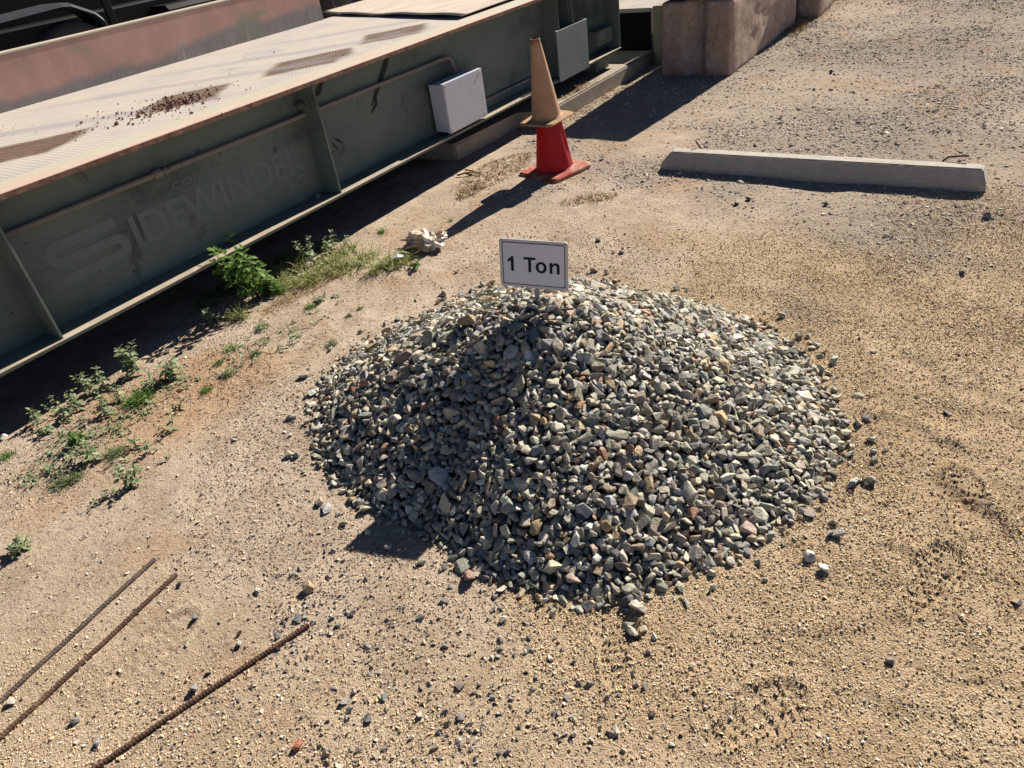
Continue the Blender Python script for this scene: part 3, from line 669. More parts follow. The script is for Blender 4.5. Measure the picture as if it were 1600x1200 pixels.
# the big first letter is a wide rounded S of constant stroke
def big_s(t0, t1, z0, z1, w_):
    bm = bmesh.new(); zm = (z0 + z1) / 2; r = (z1 - z0) / 4; path = []
    zt, zb = z1 - w_ / 2, z0 + w_ / 2; zc1 = (zt + zm) / 2; r1 = (zt - zm) / 2
    path.append((t1 - .03, zt))
    for k in range(13):
        a = math.pi / 2 + math.pi * k / 12; path.append((t0 + r1 + w_ / 2 + r1 * math.cos(a), zc1 + r1 * math.sin(a)))
    zc2 = (zb + zm) / 2
    for k in range(13):
        a = math.pi / 2 - math.pi * k / 12; path.append((t1 - r1 - w_ / 2 + r1 * math.cos(a), zc2 + r1 * math.sin(a)))
    path.append((t0 + .02, zb))
    L, Rr = [], []
    for i, p in enumerate(path):
        a = path[max(i - 1, 0)]; b = path[min(i + 1, len(path) - 1)]; d = Vector((b[0] - a[0], b[1] - a[1])).normalized(); nn = Vector((-d.y, d.x)) * w_ / 2
        L.append(bm.verts.new((p[0] + nn.x, YW - .0015, p[1] + nn.y))); Rr.append(bm.verts.new((p[0] - nn.x, YW - .0015, p[1] - nn.y)))
    for i in range(len(path) - 1): bm.faces.new((L[i], L[i + 1], Rr[i + 1], Rr[i]))
    bm_obj('lettering', bm, M['ghost'], WB)
big_s(1.19, 1.56, .41, .60, .042)
web_text('lettering', 'IDEWINDER', 1.59, 2.68, .42, .57, M['ghost'], WB, .022)
web_text('lettering', 'CONVERSION SCALE', 1.86, 2.62, .60, .635, M['ghost2'], WB, .012)
web_text('lettering', '602-243-3991', 1.30, 1.76, .335, .375, M['ghost2'], WB, .012)
web_text('lettering', '800-511', 1.84, 2.10, .345, .375, M['ghost2'], WB, .012)
# dark brushed marks on the right bay
def stroke(pts, r):
    pr = None; bm = bmesh.new()
    for i, (t_, z_, k) in enumerate(pts):
        a = pts[max(i - 1, 0)]; b = pts[min(i + 1, len(pts) - 1)]; d = Vector((b[0] - a[0], b[1] - a[1])).normalized(); nn = Vector((-d.y, d.x)) * r * k
        q = (bm.verts.new((t_ + nn.x, YW - .0012, z_ + nn.y)), bm.verts.new((t_ - nn.x, YW - .0012, z_ - nn.y)))
        if pr: bm.faces.new((pr[0], q[0], q[1], pr[1]))
        pr = q
    bm_obj('paint_mark', bm, M['stroke'], WB)
stroke([(3.30, .60, .2), (3.38, .68, 1), (3.50, .80, 1.2), (3.55, .85, .4)], .018); stroke([(3.28, .56, .3), (3.34, .60, 1), (3.36, .66, .3)], .014)
stroke([(2.93, .52, .3), (2.96, .50, 1), (2.99, .47, .4)], .008); stroke([(2.92, .50, .5), (2.93, .47, 1), (2.95, .44, .3)], .007); stroke([(2.83, .435, .3), (2.87, .44, 1), (2.92, .45, .3)], .005); stroke([(2.83, .42, .4), (2.87, .42, 1), (2.89, .42, .3)], .004)
stroke([(2.84, .75, .3), (2.92, .79, 1.2), (2.98, .85, .5)], .016)

# deck with stained hollows
def deck():
    ts = np.arange(T0, T1 + .001, .018); ns = np.linspace(YW + .03, NF + 1.87, 98); X, Y = np.meshgrid(ts, ns); x, y = X.ravel(), Y.ravel()
    zz = np.full(len(x), .879) + .004 * fbm(x, y, 1.2, 5, 2)
    st = np.zeros(len(x)); dk = np.zeros(len(x))
    wob = fbm(x, y, 3.5, 8, 4)
    for u, v, lt, ln, amt in ((35, 232, .40, .24, 1.0), (288, 152, .33, .22, .95), (478, 96, .42, .25, 1.0), (612, 52, .38, .25, 1.0)):
        r = ray(u, v); tt = (.885 - CAM_H) / r[2]; p = np.array([r[0] * tt, r[1] * tt]); tc, nc = p @ E1, -(p @ N1)
        a = (x - tc) / lt; b = (y - nc) / ln
        d = np.abs(a) * .9 + np.abs(b) * .9 + .25 * a * b + wob * .45
        st = np.maximum(st, amt * sstep(1.0, .75, d)); dk = np.maximum(dk, .5 * sstep(.12, .04, np.abs((x - tc) + (y - nc) * .9 - .62 + wob * .1)) * sstep(1.0, .3, np.abs(y - nc - .3)))
        dk = np.maximum(dk, amt * .35 * sstep(.7, .1, d) * (1 if u > 400 else .1))
    nx, ny = len(ts), len(ns); I, J = np.meshgrid(np.arange(nx - 1), np.arange(ny - 1)); k = (J * nx + I).ravel()
    o = np_mesh('deck', np.stack([x, y, zz], 1), np.stack([k, k + 1, k + nx + 1, k + nx], 1), M['deck'], WB, np.stack([st, dk, dk * 0], 1), True, 'zone')
    md = o.modifiers.new('s', 'SOLIDIFY'); md.thickness = .01; md.offset = -1
deck()
# guide rail on the far side
rl = box('guide_rail', T0, 4.66, NF + 1.85, NF + 1.862, .87, 1.165, M['rail'], WB, .001)
box('rail_cap', T0, 4.66, NF + 1.847, NF + 1.925, .0 + 1.166, 1.180, M['flange'], rl, .003)
box('seam', 2.02 - .35, 2.025 - .35, NF + 1.847, NF + 1.85, .88, 1.165, M['lip'], rl, 0)
# dusty cover plate lying over the far part of the deck
a = at(505, 20, .90); b = at(722, 25, .90); tf = lambda p: (p[:2] @ E1, -(p[:2] @ N1))
(ta, na), (tb, nb) = tf(a), tf(b)
cp = empty('cover_plate', (*tn(5.4, -4.4), .893), (0, 0, R_(TH)))
bm = bmesh.new(); cs = [(tb - 5.4, nb - 4.4), (T1 + .2 - 5.4, nb - 4.4 + .02), (T1 + .25 - 5.4, na - 4.4 + .05), (ta - 5.4, na - 4.4)]
g1 = []
NXs, NYs = 30, 24
for j in range(NYs + 1):
    for i in range(NXs + 1):
        u = i / NXs; v = j / NYs; x = (cs[0][0] * (1 - u) + cs[1][0] * u) * (1 - v) + (cs[3][0] * (1 - u) + cs[2][0] * u) * v; y = (cs[0][1] * (1 - u) + cs[1][1] * u) * (1 - v) + (cs[3][1] * (1 - u) + cs[2][1] * u) * v
        g1.append(bm.verts.new((x, y, .012 + .006 * math.sin(v * 7 + u) * (1 - u) * (1 - u) + .004 * math.sin(v * 19))))
for j in range(NYs):
    for i in range(NXs):
        k = j * (NXs + 1) + i; bm.faces.new((g1[k], g1[k + 1], g1[k + NXs + 2], g1[k + NXs + 1]))
o = bm_obj('cover_plate', bm, M['dusty'], None, True); bpy.data.objects.remove(cp)
o.location = (*tn(5.4, -4.4), .893); o.rotation_euler = (0, 0, R_(TH)); md = o.modifiers.new('s', 'SOLIDIFY'); md.thickness = .006; md.offset = -1
tag(o, 'thin pale dusty sheet lying over the far end of the weighbridge deck', 'cover sheet')
# spilled red stones on the deck
def deckz(x, y): return np.full(np.shape(x), .882)
r = ray(268, 163); tt = (.885 - CAM_H) / r[2]; ps = np.array([r[0] * tt, r[1] * tt])
def red_w(x, y):
    dx, dy = x - ps[0], y - ps[1]; a = dx * E1[0] + dy * E1[1]; b = dx * N1[0] + dy * N1[1]
    return np.clip(np.exp(-(a / .14) ** 2 - (b / .085) ** 2) + .05 * np.exp(-(a / .35) ** 2 - (b / .3) ** 2), 0, 1)
rp = np.array([[.17, .075, .055], [.24, .12, .09], [.12, .07, .06], [.30, .19, .14], [.40, .24, .18]])
scatter('spilled_gravel', 9000, (ps[0] - .5, ps[0] + .5), (ps[1] - .5, ps[1] + .5), red_w, lambda n: np.clip(rng.lognormal(math.log(.0052), .35, n), .002, .013), MED,
        lambda n, x, y: rp[rng.integers(0, 5, n)] * rng.uniform(.8, 1.2, (n, 1)), M['grit'], .3, (.5, .9), 'dark red gravel spilled on the tread plate of the weighbridge', 'gravel', deckz)
def dk_w(x, y):
    n_ = -(x * N1[0] + y * N1[1]); t_ = x * E1[0] + y * E1[1]; return ((n_ > NF + .22) & (n_ < NF + 1.8) & (t_ < 4.4)) * sstep(-.1, .25, fbm(x, y, 1.5, 4, 3))
scatter('deck_grit', 1600, (-3.6, .6), (.8, 5.4), dk_w, lambda n: np.clip(rng.lognormal(math.log(.0035), .4, n), .0015, .010), MED, lambda n, x, y: rp[rng.integers(0, 5, n)] * 1.3, M['grit'], .3, (.5, .9), 'scattered tiny red brown chips over the weighbridge deck', 'grit', deckz)

# ------------------------------------------------------------------ concrete foundation and approach
def placed(o, label, cat, group=None, kind=None): o.rotation_euler = (0, 0, R_(TH)); return tag(o, label, cat, group, kind)
bm = bmesh.new(); prism(bm, [(4.05, 3.36), (4.86, 3.34), (4.88, 3.085), (6.949, 3.085), (6.949, 5.3), (4.05, 5.3)], -.2, .122); bmesh.ops.bevel(bm, geom=bm.edges[:], offset=.012, segments=2, affect='EDGES'); o = bm_obj('foundation_slab', bm, M['pad']); placed(o, 'low dusty concrete foundation slab under the far end of the weighbridge', 'foundation')
ab = empty('approach_ramp', (*tn(6.95, -3.1), 0), (0, 0, R_(TH))); tag(ab, 'concrete approach ramp with dark front face at the end of the weighbridge', 'ramp')
box('ramp_slab', 0, 6, .02, 2.6, -.2, .49, M['slab'], ab, .006)
box('curb_wall', -.012, 6, -.12, .0, -.2, .505, M['pad'], ab, .008)
box('bulkhead', -.02, -.003, .0225, 2.5, .10, .455, M['blackmatte'], ab, .002)
# rubbish on the slab
dz_ = lambda x, y: np.full(np.shape(x), .124)
pr = tn(5.5, -3.18)
def blades(name, n, posf, L, wd, mat, label, cat, lean=1.0, kind='stuff', parent=None, curl=.5, zf=gz, loc=None, up=.5):
    P = posf(n); n = len(P); l = L * rng.uniform(.5, 1.2, n); az = rng.uniform(0, 6.283, n); el = np.clip(rng.normal(up, .35, n), .02, 1.5) * lean
    seg = 4; V = np.zeros((n, (seg + 1) * 2, 3)); pos = P.copy(); d = np.stack([np.cos(az) * np.cos(el), np.sin(az) * np.cos(el), np.sin(el)], 1); side = np.stack([-np.sin(az), np.cos(az), rng.normal(0, .3, n)], 1)
    for k in range(seg + 1):
        w_ = wd * (1 - (k / seg) ** 2 * .9) * rng.uniform(.8, 1.2, n)
        V[:, 2 * k] = pos - side * w_[:, None] / 2; V[:, 2 * k + 1] = pos + side * w_[:, None] / 2
        pos = pos + d * (l / seg)[:, None]; el = el - curl * rng.uniform(.2, .6, n); d = np.stack([np.cos(az) * np.cos(el), np.sin(az) * np.cos(el), np.sin(el)], 1)
    flr = zf(V[..., 0], V[..., 1]) + .001; V[..., 2] = np.maximum(V[..., 2], flr)
    Fq = np.concatenate([np.array([[2 * k, 2 * k + 1, 2 * k + 3, 2 * k + 2]]) for k in range(seg)])
    Fc = (Fq[None] + (np.arange(n) * (seg + 1) * 2)[:, None, None]).reshape(-1, 4); V = V.reshape(-1, 3)
    if loc is not None: V = V - np.array(loc)
    o = np_mesh(name, V, Fc, mat, parent)
    if loc is not None and parent is None: o.location = loc
    if label: tag(o, label, cat, None, kind)
    return o
def ell(cu, cv, a, b, ang=0, z=0):
    c_ = at(cu, cv, z)
    def f(n):
        r = np.sqrt(rng.random(n)) if True else 0; t = rng.uniform(0, 6.283, n); x = a * r * np.cos(t); y = b * r * np.sin(t); ca, sa = math.cos(R_(ang)), math.sin(R_(ang))
        X = c_[0] + x * ca - y * sa; Y = c_[1] + x * sa + y * ca; return np.stack([X, Y, gz(X, Y)], 1)
    return f
def on_slab(n):
    P = np.stack([rng.normal(0, .16, n), rng.uniform(-.02, .06, n)], 1); X = pr[0] + E1[0] * P[:, 0] + N1[0] * P[:, 1]; Y = pr[1] + E1[1] * P[:, 0] + N1[1] * P[:, 1]; return np.stack([X, Y, np.full(n, .124)], 1)
blades('dry_twigs', 130, on_slab, .09, .006, M['straw'], 'dry twigs and leaf scraps heaped on the slab below the grey panel', 'twigs', 1, 'stuff', None, .2, dz_, None, .12)

# ------------------------------------------------------------------ concrete blocks
def big_block(name, L, label, corner, az, z0, group='large stackable concrete blocks'):
    bm = bmesh.new(); W, Hh = .64, .61; nd, nw = .07, .10
    poly = [(0, 0), (L, 0), (L, W), (0, W), (0, W / 2 + nw), (nd, W / 2 + nw * .35), (nd, W / 2 - nw * .35), (0, W / 2 - nw)]
    prism(bm, poly, 0, Hh)
    bmesh.ops.bevel(bm, geom=bm.edges[:], offset=.035, segments=3, affect='EDGES', profile=.6, clamp_overlap=True)
    bmesh.ops.triangulate(bm, faces=bm.faces[:]); bmesh.ops.subdivide_edges(bm, edges=[e for e in bm.edges if e.calc_length() > .12], cuts=3, use_grid_fill=True)
    bmesh.ops.triangulate(bm, faces=bm.faces[:])
    for k in range(2): bmesh.ops.subdivide_edges(bm, edges=[e for e in bm.edges if e.calc_length() > .07], cuts=1); bmesh.ops.triangulate(bm, faces=[f for f in bm.faces if len(f.verts) > 3])
    sd = int(abs(corner[0]) * 100 + z0 * 10)
    for v in bm.verts:
        c = v.co; d = float(fbm(np.array(c.x + c.z * 1.7), np.array(c.y + c.z), 6, sd, 3)) * .035; dn = Vector((c.x - L / 2, c.y - W / 2, c.z - Hh / 2)).normalized(); v.co += dn * d
        if v.co.z < .0: v.co.z = 0
    o = bm_obj(name, bm, M['block'], None, True); o.location = (*corner, z0); o.rotation_euler = (0, 0, R_(az)); tag(o, label, 'concrete block', group); return o
BC = at(1141, 119)[:2]; AZB = 53.0
ub = np.array([math.cos(R_(AZB)), math.sin(R_(AZB))])
b0z = -.01
big_block('concrete_block', 2.12, 'brown rough concrete block with a grooved end nearest the weighbridge, bottom of its stack', BC, AZB, b0z)
big_block('concrete_block', 2.1, 'upper brown concrete block resting on the nearest grooved block', BC + ub * .01 + np.array([-.01, .0]), AZB + .5, .615)
B2 = BC + ub * 2.50 + np.array([.13, -.10])
big_block('concrete_block', 1.8, 'farther brown concrete block behind the nearest one beside dry weeds', B2, AZB + 2, b0z)
big_block('concrete_block', 1.8, 'upper concrete block stacked on the farther block', B2 + ub * .03, AZB + 1, .615)

# ------------------------------------------------------------------ wheel stop
WS = empty('wheel_stop', (1.136, 4.429, float(gz(1.8, 3.95)) - .008), (0, 0, R_(-37.0))); tag(WS, 'pale concrete parking wheel stop with rusty pins lying on gravelly ground', 'wheel stop')
bm = bmesh.new(); Lw = 1.774; Wd = .165
lo = [(0, 0), (Lw, 0), (Lw, Wd), (0, Wd)]; ml = [(0.006, .002), (Lw - .004, .002), (Lw - .004, Wd - .002), (0.006, Wd - .002)]; hi = [(.06, .042), (Lw - .035, .042), (Lw - .035, Wd - .042), (.07, Wd - .042)]
Ls = [[bm.verts.new((x, y, z_)) for x, y in q] for q, z_ in ((lo, 0), (ml, .052), (hi, .122))]
for a, b in ((0, 1), (1, 2)):
    for i in range(4): bm.faces.new((Ls[a][i], Ls[a][(i + 1) % 4], Ls[b][(i + 1) % 4], Ls[b][i]))
bm.faces.new(Ls[0][::-1]); bm.faces.new(Ls[2]); bmesh.ops.bevel(bm, geom=bm.edges[:], offset=.006, segments=2, affect='EDGES')
bmesh.ops.triangulate(bm, faces=bm.faces[:])
for k in range(6): bmesh.ops.subdivide_edges(bm, edges=[e for e in bm.edges if e.calc_length() > .022], cuts=1); bmesh.ops.triangulate(bm, faces=[f for f in bm.faces if len(f.verts) > 3])
for v in bm.verts:
    c = v.co; q = float(fbm(np.array(c.x + c.z), np.array(c.y + c.z * 1.3), 22, 3, 3)); q2 = float(vnoise(np.array(c.x + c.z), np.array(c.y - c.z), 16, 8))
    ed = 1 if (c.z > .112 and (c.y < .05 or c.x > Lw - .05)) else .15
    v.co += Vector((0, .5, -1)) * (abs(q) * .003 + max(0, q2 - .80) * .03 * ed)
bm_obj('body', bm, M['stop'], WS)
def ws_local(u, v, z):
    p = at(u, v, z + WS.location[2]); d = p[:2] - np.array(WS.location[:2]); c_, s_ = math.cos(R_(37)), math.sin(R_(37)); return (d[0] * c_ - d[1] * s_, d[0] * s_ + d[1] * c_, z)
a = ws_local(1094, 231, .12); bm = bmesh.new(); tube(bm, [(a[0] + .006, a[1], .10), (a[0], a[1], .122), (a[0] - .035, a[1] + .012, .160)], .0055, 8); bm_obj('pin', bm, M['rebar'], WS, True)
a = ws_local(1474, 251, .12); b = ws_local(1514, 245, .145); bm = bmesh.new(); tube(bm, [(a[0] - .004, a[1], .10), a, (a[0] + .02, a[1] + .006, .139), (a[0] + .06, a[1] + .01, .144), (b[0], b[1], .150)], .0058, 8); bm_obj('pin', bm, M['rebar'], WS, True)

# ------------------------------------------------------------------ cones
def rrect(w_, r, n=5):
    p = []
    for cx, cy, a0 in ((w_ / 2 - r, w_ / 2 - r, 0), (-w_ / 2 + r, w_ / 2 - r, 90), (-w_ / 2 + r, -w_ / 2 + r, 180), (w_ / 2 - r, -w_ / 2 + r, 270)):
        for k in range(n): a = R_(a0 + 90 * k / (n - 1)); p.append((cx + r * math.cos(a), cy + r * math.sin(a)))
    return p
def cone(name, loc, rz, tilt, Hh, wb, r0, r1, base_t, mats, label, dent=None):
    root = empty(name, loc, (tilt[0], tilt[1], 0)); tag(root, label, 'traffic cone')
    bm = bmesh.new(); prism(bm, rrect(wb, .035 if wb > .3 else .045), 0, base_t)
    for v in bm.verts:
        if v.co.z > .01: v.co.x *= .965; v.co.y *= .965
    bmesh.ops.bevel(bm, geom=[e for e in bm.edges if abs(e.verts[0].co.z - e.verts[1].co.z) < .001], offset=.006, segments=2, affect='EDGES')
    for v in bm.verts:
        v.co.z += .012 * float(fbm(np.array(v.co.x), np.array(v.co.y), 6, int(wb * 100), 2)) * (1 if wb < .3 else .6)
    b = bm_obj('base', bm, mats[0], root, True); b.rotation_euler = (0, 0, rz)
    for p in b.data.polygons: p.use_smooth = abs(p.normal.z) < .9
    bm = bmesh.new(); n = 48; rings = []; K = 40
    prof = [(r0 + .012, base_t), (r0 + .004, base_t + .006)] + [(r0 + (r1 - r0) * k / K, base_t + .012 + (Hh - base_t - .012) * k / K) for k in range(K + 1)]
    for r, z_ in prof:
        ring = []
        for k in range(n):
            a = 2 * math.pi * k / n; rr = r
            if dent:
                for (da, dz0, dw, dh, dd) in dent:
                    q = math.atan2(math.sin(a - R_(da)), math.cos(a - R_(da))) / dw; zq = (z_ - dz0) / dh; rr -= dd * math.exp(-q * q - zq * zq)
            ring.append(bm.verts.new((rr * math.cos(a), rr * math.sin(a), z_)))
        rings.append(ring)
    # rolled rim and open top
    for r, z_ in ((r1 - .004, Hh + .002), (r1 - .006, Hh - .02)): rings.append([bm.verts.new((r * math.cos(2 * math.pi * k / n), r * math.sin(2 * math.pi * k / n), z_)) for k in range(n)])
    for i in range(len(rings) - 1):
        for k in range(n): bm.faces.new((rings[i][k], rings[i][(k + 1) % n], rings[i + 1][(k + 1) % n], rings[i + 1][k]))
    bm_obj('shell', bm, mats[1], root, True)
    return root
gc = float(gz(.5, 4.715))
cone('traffic_cone', (.505, 4.715, gc - .004), R_(38), (0, R_(-2.0)), .345, .365, .122, .076, .032, (M['cone_base'], M['cone_red']), 'bright red traffic cone with dented side standing on the sand by the slab',
     [(-25, .20, .16, .10, .024), (10, .22, .30, .16, -.006)])
cone('traffic_cone', (.486, 4.735, gc + .338), R_(46), (R_(2.5), R_(-3.4)), .485, .275, .094, .030, .014, (M['cone_tan'], M['cone_tan']), 'smaller dusty tan traffic cone stacked on top of the red cone', [(-100, .2, .9, .12, .004)])

# ------------------------------------------------------------------ sign
SG = empty('sign', (.13539, 2.22735, .53642)); tag(SG, 'small grey sign reading 1 Ton on a short post stuck in the stone heap', 'sign')
SG.rotation_euler = (Matrix.Rotation(R_(-23.7), 3, 'Z') @ Matrix.Rotation(R_(-6.83), 3, 'X') @ Matrix.Rotation(R_(2.66), 3, 'Y')).to_euler()
k_ = .959; SW, SH = .254 * k_, .178 * k_
def rr2(w_, h_, r, n=6):
    p = []
    for cx, cy, a0 in ((w_ / 2 - r, h_ / 2 - r, 0), (-w_ / 2 + r, h_ / 2 - r, 90), (-w_ / 2 + r, -h_ / 2 + r, 180), (w_ / 2 - r, -h_ / 2 + r, 270)):
        for k in range(n): a = R_(a0 + 90 * k / (n - 1)); p.append((cx + r * math.cos(a), cy + r * math.sin(a)))
    return p
bm = bmesh.new(); prism(bm, rr2(SW, SH, .009), -.001, .003, 'y'); bm_obj('plate', bm, M['signmetal'], SG)
bm = bmesh.new(); prism(bm, rr2(SW - .022, SH - .022, .006), -.0016, -.0008, 'y'); bm_obj('face', bm, M['signface'], SG)
bm = bmesh.new(); a = rr2(SW - .020, SH - .020, .007); b = rr2(SW - .025, SH - .025, .0055)
va = [bm.verts.new((x, -.0021, z_)) for x, z_ in a]; vb = [bm.verts.new((x, -.0021, z_)) for x, z_ in b]
for i in range(len(a)): bm.faces.new((va[i], va[(i + 1) % len(a)], vb[(i + 1) % len(a)], vb[i]))
bm_obj('border', bm, M['ink'], SG)
# lettering drawn as bold sans shapes, unit = cap height
bm = bmesh.new(); CH = .053; yL = -.0023
def poly(pts, ox):
    bm.faces.new([bm.verts.new((ox + x * CH, yL, (z_ - .5) * CH - .001)) for x, z_ in pts])
def ringp(outer, inner, ox):
    A = [bm.verts.new((ox + x * CH, yL, (z_ - .5) * CH - .001)) for x, z_ in outer]; B = [bm.verts.new((ox + x * CH, yL, (z_ - .5) * CH - .001)) for x, z_ in inner]; n = len(A)
    for i in range(n): bm.faces.new((A[i], A[(i + 1) % n], B[(i + 1) % n], B[i]))
x1 = -.0963
poly([(.28, 0), (.48, 0), (.48, .70), (.28, .70)], x1); poly([(.28, .70), (.48, .70), (.48, 1.0), (.33, 1.0)], x1); poly([(.28, .70), (.33, 1.0), (.22, .87), (.06, .78), (.06, .61), (.18, .65)], x1)
xT = -.0347
poly([(0, .84), (.80, .84), (.80, 1.0), (0, 1.0)], xT); poly([(.30, 0), (.50, 0), (.50, .84), (.30, .84)], xT)
def el(rx, rz, cx, cz, n=40): return [(cx + rx * math.cos(2 * math.pi * k / n), cz + rz * math.sin(2 * math.pi * k / n)) for k in range(n)]
xo = .0075; ringp(el(.375, .385, .375, .365), el(.178, .232, .375, .365), xo)
xn = .0572
poly([(0, 0), (.19, 0), (.19, .735), (0, .735)], xn)
out = [(.19, .60)] + [(.415 + .25 * math.cos(a), .50 + .25 * math.sin(a)) for a in [R_(q) for q in (135, 115, 95, 75, 55, 35, 15, 0)]] + [(.665, 0)]
inn = [(.19, .42)] + [(.36 + .11 * math.cos(a), .48 + .105 * math.sin(a)) for a in [R_(q) for q in (150, 125, 100, 80, 60, 40, 18, 0)]] + [(.472, 0)]
A = [bm.verts.new((xn + x * CH, yL, (z_ - .5) * CH - .001)) for x, z_ in out]; B = [bm.verts.new((xn + x * CH, yL, (z_ - .5) * CH - .001)) for x, z_ in inn]
for i in range(len(A) - 1): bm.faces.new((A[i], A[i + 1], B[i + 1], B[i]))
bm_obj('lettering', bm, M['ink'], SG)
for sx in (-1, 1):
    for sz in (-1, 1):
        bm = bmesh.new(); tube(bm, [(sx * (SW / 2 - .0095), -.001, sz * (SH / 2 - .0095)), (sx * (SW / 2 - .0095), -.0042, sz * (SH / 2 - .0095))], [.0036, .0028], 10); bm_obj('rivet', bm, M['screw'], SG, True)
bm = bmesh.new(); add_box(bm, .008 - .009, .008 + .009, .0035, .0075, -.33, SH / 2 - .03, .001); add_box(bm, -.0015, .0015, .0076, .019, -.33, SH / 2 - .03, .0005)
bm_obj('post', bm, M['post'], SG)

# ------------------------------------------------------------------ reinforcing bars
def bar(p, q, r, mat, label, bend=0.0):
    p = np.array(p, float); q = np.array(q, float); L = np.linalg.norm(q - p); d = (q - p) / L; az = math.atan2(d[1], d[0])
    n = 14; pitch = .0085; K = int(L / (pitch / 6)); V = []
    lift = r * .85
    for i in range(K + 1):
        s = L * i / K
        x = p[0] + d[0] * s; y = p[1] + d[1] * s; o = bend * math.sin(math.pi * s / L); x += -d[1] * o; y += d[0] * o
        V.append((x, y, s))
    V = np.array(V); zg = gz(V[:, 0], V[:, 1]); kk = np.ones(61) / 61; zs = np.convolve(np.pad(zg, 30, mode='edge'), kk, 'valid'); zs = np.maximum(zs, zg - .003) + lift
    c0 = np.array([p[0], p[1], 0]); out = np.zeros((K + 1, n, 3)); sd = np.array([-d[1], d[0], 0])
    for k in range(n):
        a = 2 * math.pi * k / n; ph = (V[:, 2] / pitch + np.sin(a) * .35) % 1
        rib = np.exp(-((ph - .5) / .16) ** 2) * .0008; long = .0009 if k in (0, n // 2) else 0
        rr = r + np.maximum(rib, long)
        out[:, k] = np.stack([V[:, 0], V[:, 1], zs], 1) + (sd[None] * np.cos(a) + np.array([0, 0, 1.])[None] * np.sin(a)) * rr[:, None]
    I, J = np.meshgrid(np.arange(n), np.arange(K)); k0 = (J * n + I).ravel(); k1 = (J * n + (I + 1) % n).ravel()
    Fc = np.stack([k0, k1, k1 + n, k0 + n], 1); Vv = out.reshape(-1, 3)
    Vv = np.concatenate([Vv, [[*V[0, :2], zs[0]], [*V[-1, :2], zs[-1]]]]); a_ = len(Vv) - 2
    caps = np.array([[a_, (k + 1) % n, k, k] for k in range(n)] + [[a_ + 1, K * n + k, K * n + (k + 1) % n, K * n + (k + 1) % n] for k in range(n)])
    me_v = Vv - c0
    tri = np.concatenate([Fc[:, [0, 1, 2]], Fc[:, [0, 2, 3]], caps[:, :3]])
    o = np_mesh('steel_bar', me_v, tri, mat, None, None, False); o.location = c0; tag(o, label, 'steel bar', 'ribbed reinforcing bars lying on the sand'); return o
def ext(a, b, k):
    a = at(*a)[:2]; b = at(*b)[:2]; return b + (a - b) * k
bar(ext((0, 1100), (243, 876), 1.7), at(243, 876)[:2], .0062, M['rebar2'], 'grey brown ribbed steel bar farthest left on the sand', .004)
bar(ext((0, 1152), (277, 899), 1.7), at(277, 899)[:2], .0064, M['rebar'], 'middle rusty steel bar between two other bars on the sand', -.004)
bar(ext((155, 1200), (482, 976), 1.5), at(482, 976)[:2], .0064, M['rebar'], 'thick rusty ribbed steel bar nearest the stone heap', .003)

# ------------------------------------------------------------------ weeds
def leaf_verts(L, W, lob=False):
    # a folded ovate or toothed leaf in xz-plane, along +x
    xs = [0, .12, .3, .5, .72, .9, 1.0]; ws = [.02, .30, .48, .46, .30, .12, 0.0]
    if lob: ws = [.02, .16, .50, .26, .40, .14, 0.0]
    V, Fc = [], []
    for x, ww in zip(xs, ws):
        dr = -.25 * x * x * L
        V += [(x * L, -ww * W, dr + ww * W * .35), (x * L, 0, dr), (x * L, ww * W, dr + ww * W * .35)]
    for i in range(len(xs) - 1):
        a = 3 * i; Fc += [(a, a + 1, a + 4, a + 3), (a + 1, a + 2, a + 5, a + 4)]
    return np.array(V), np.array(Fc)
def leafy(u, v, h, nl, L, mat, label, stems=1, lean=(0, 0), lob=True, group='leafy weeds growing beside the weighbridge', spread=.25):
    p = at(u, v); base = np.array([p[0], p[1], float(gz(p[0], p[1]))])
    root = empty('weed', base); tag(root, label, 'weed', group)
    Vs, Fs, off = [], [], 0; bm = bmesh.new()
    for s in range(stems):
        hh = h * rng.uniform(.65, 1.0) if s else h; a = rng.uniform(0, 6.28); sp = spread * (0 if stems == 1 else 1)
        tip = np.array([math.cos(a) * sp * hh + lean[0], math.sin(a) * sp * hh + lean[1], hh]); mid = tip * .5 + np.array([rng.normal() * .1 * hh, rng.normal() * .1 * hh, 0])
        pts = [np.zeros(3), mid * .5 + np.zeros(3) * .5, mid, (mid + tip) / 2, tip]; tube(bm, pts, [.0022 + h * .006, .002 + h * .005, .0018, .0013, .0008], 6)
        per = max(4, nl // stems)
        for k in range(per):
            f = .12 + .88 * (k / per) ** .8; i = min(int(f * 4), 3); q = pts[i] * (1 - (f * 4 - i)) + pts[i + 1] * (f * 4 - i)
            l = L * (1.15 - .65 * f) * rng.uniform(.7, 1.25); V, Fc = leaf_verts(l, l * rng.uniform(.55, .8), lob)
            az = k * 2.4 + rng.uniform(-.5, .5); el_ = rng.uniform(-.3, .55) + (f > .85) * .5
            Rm = np.array(Matrix.Rotation(az, 3, 'Z') @ Matrix.Rotation(-el_, 3, 'Y') @ Matrix.Rotation(rng.uniform(-.5, .5), 3, 'X'))
            W = V @ Rm.T; W += q + Rm @ np.array([.15 * l, 0, 0])
            W[:, 2] = np.maximum(W[:, 2], .002); Vs.append(W); Fs.append(Fc + off); off += len(V)
    bm_obj('stem', bm, M['stem'], root, True)
    np_mesh('foliage', np.concatenate(Vs), np.concatenate(Fs), mat, root, None, True)
    return root
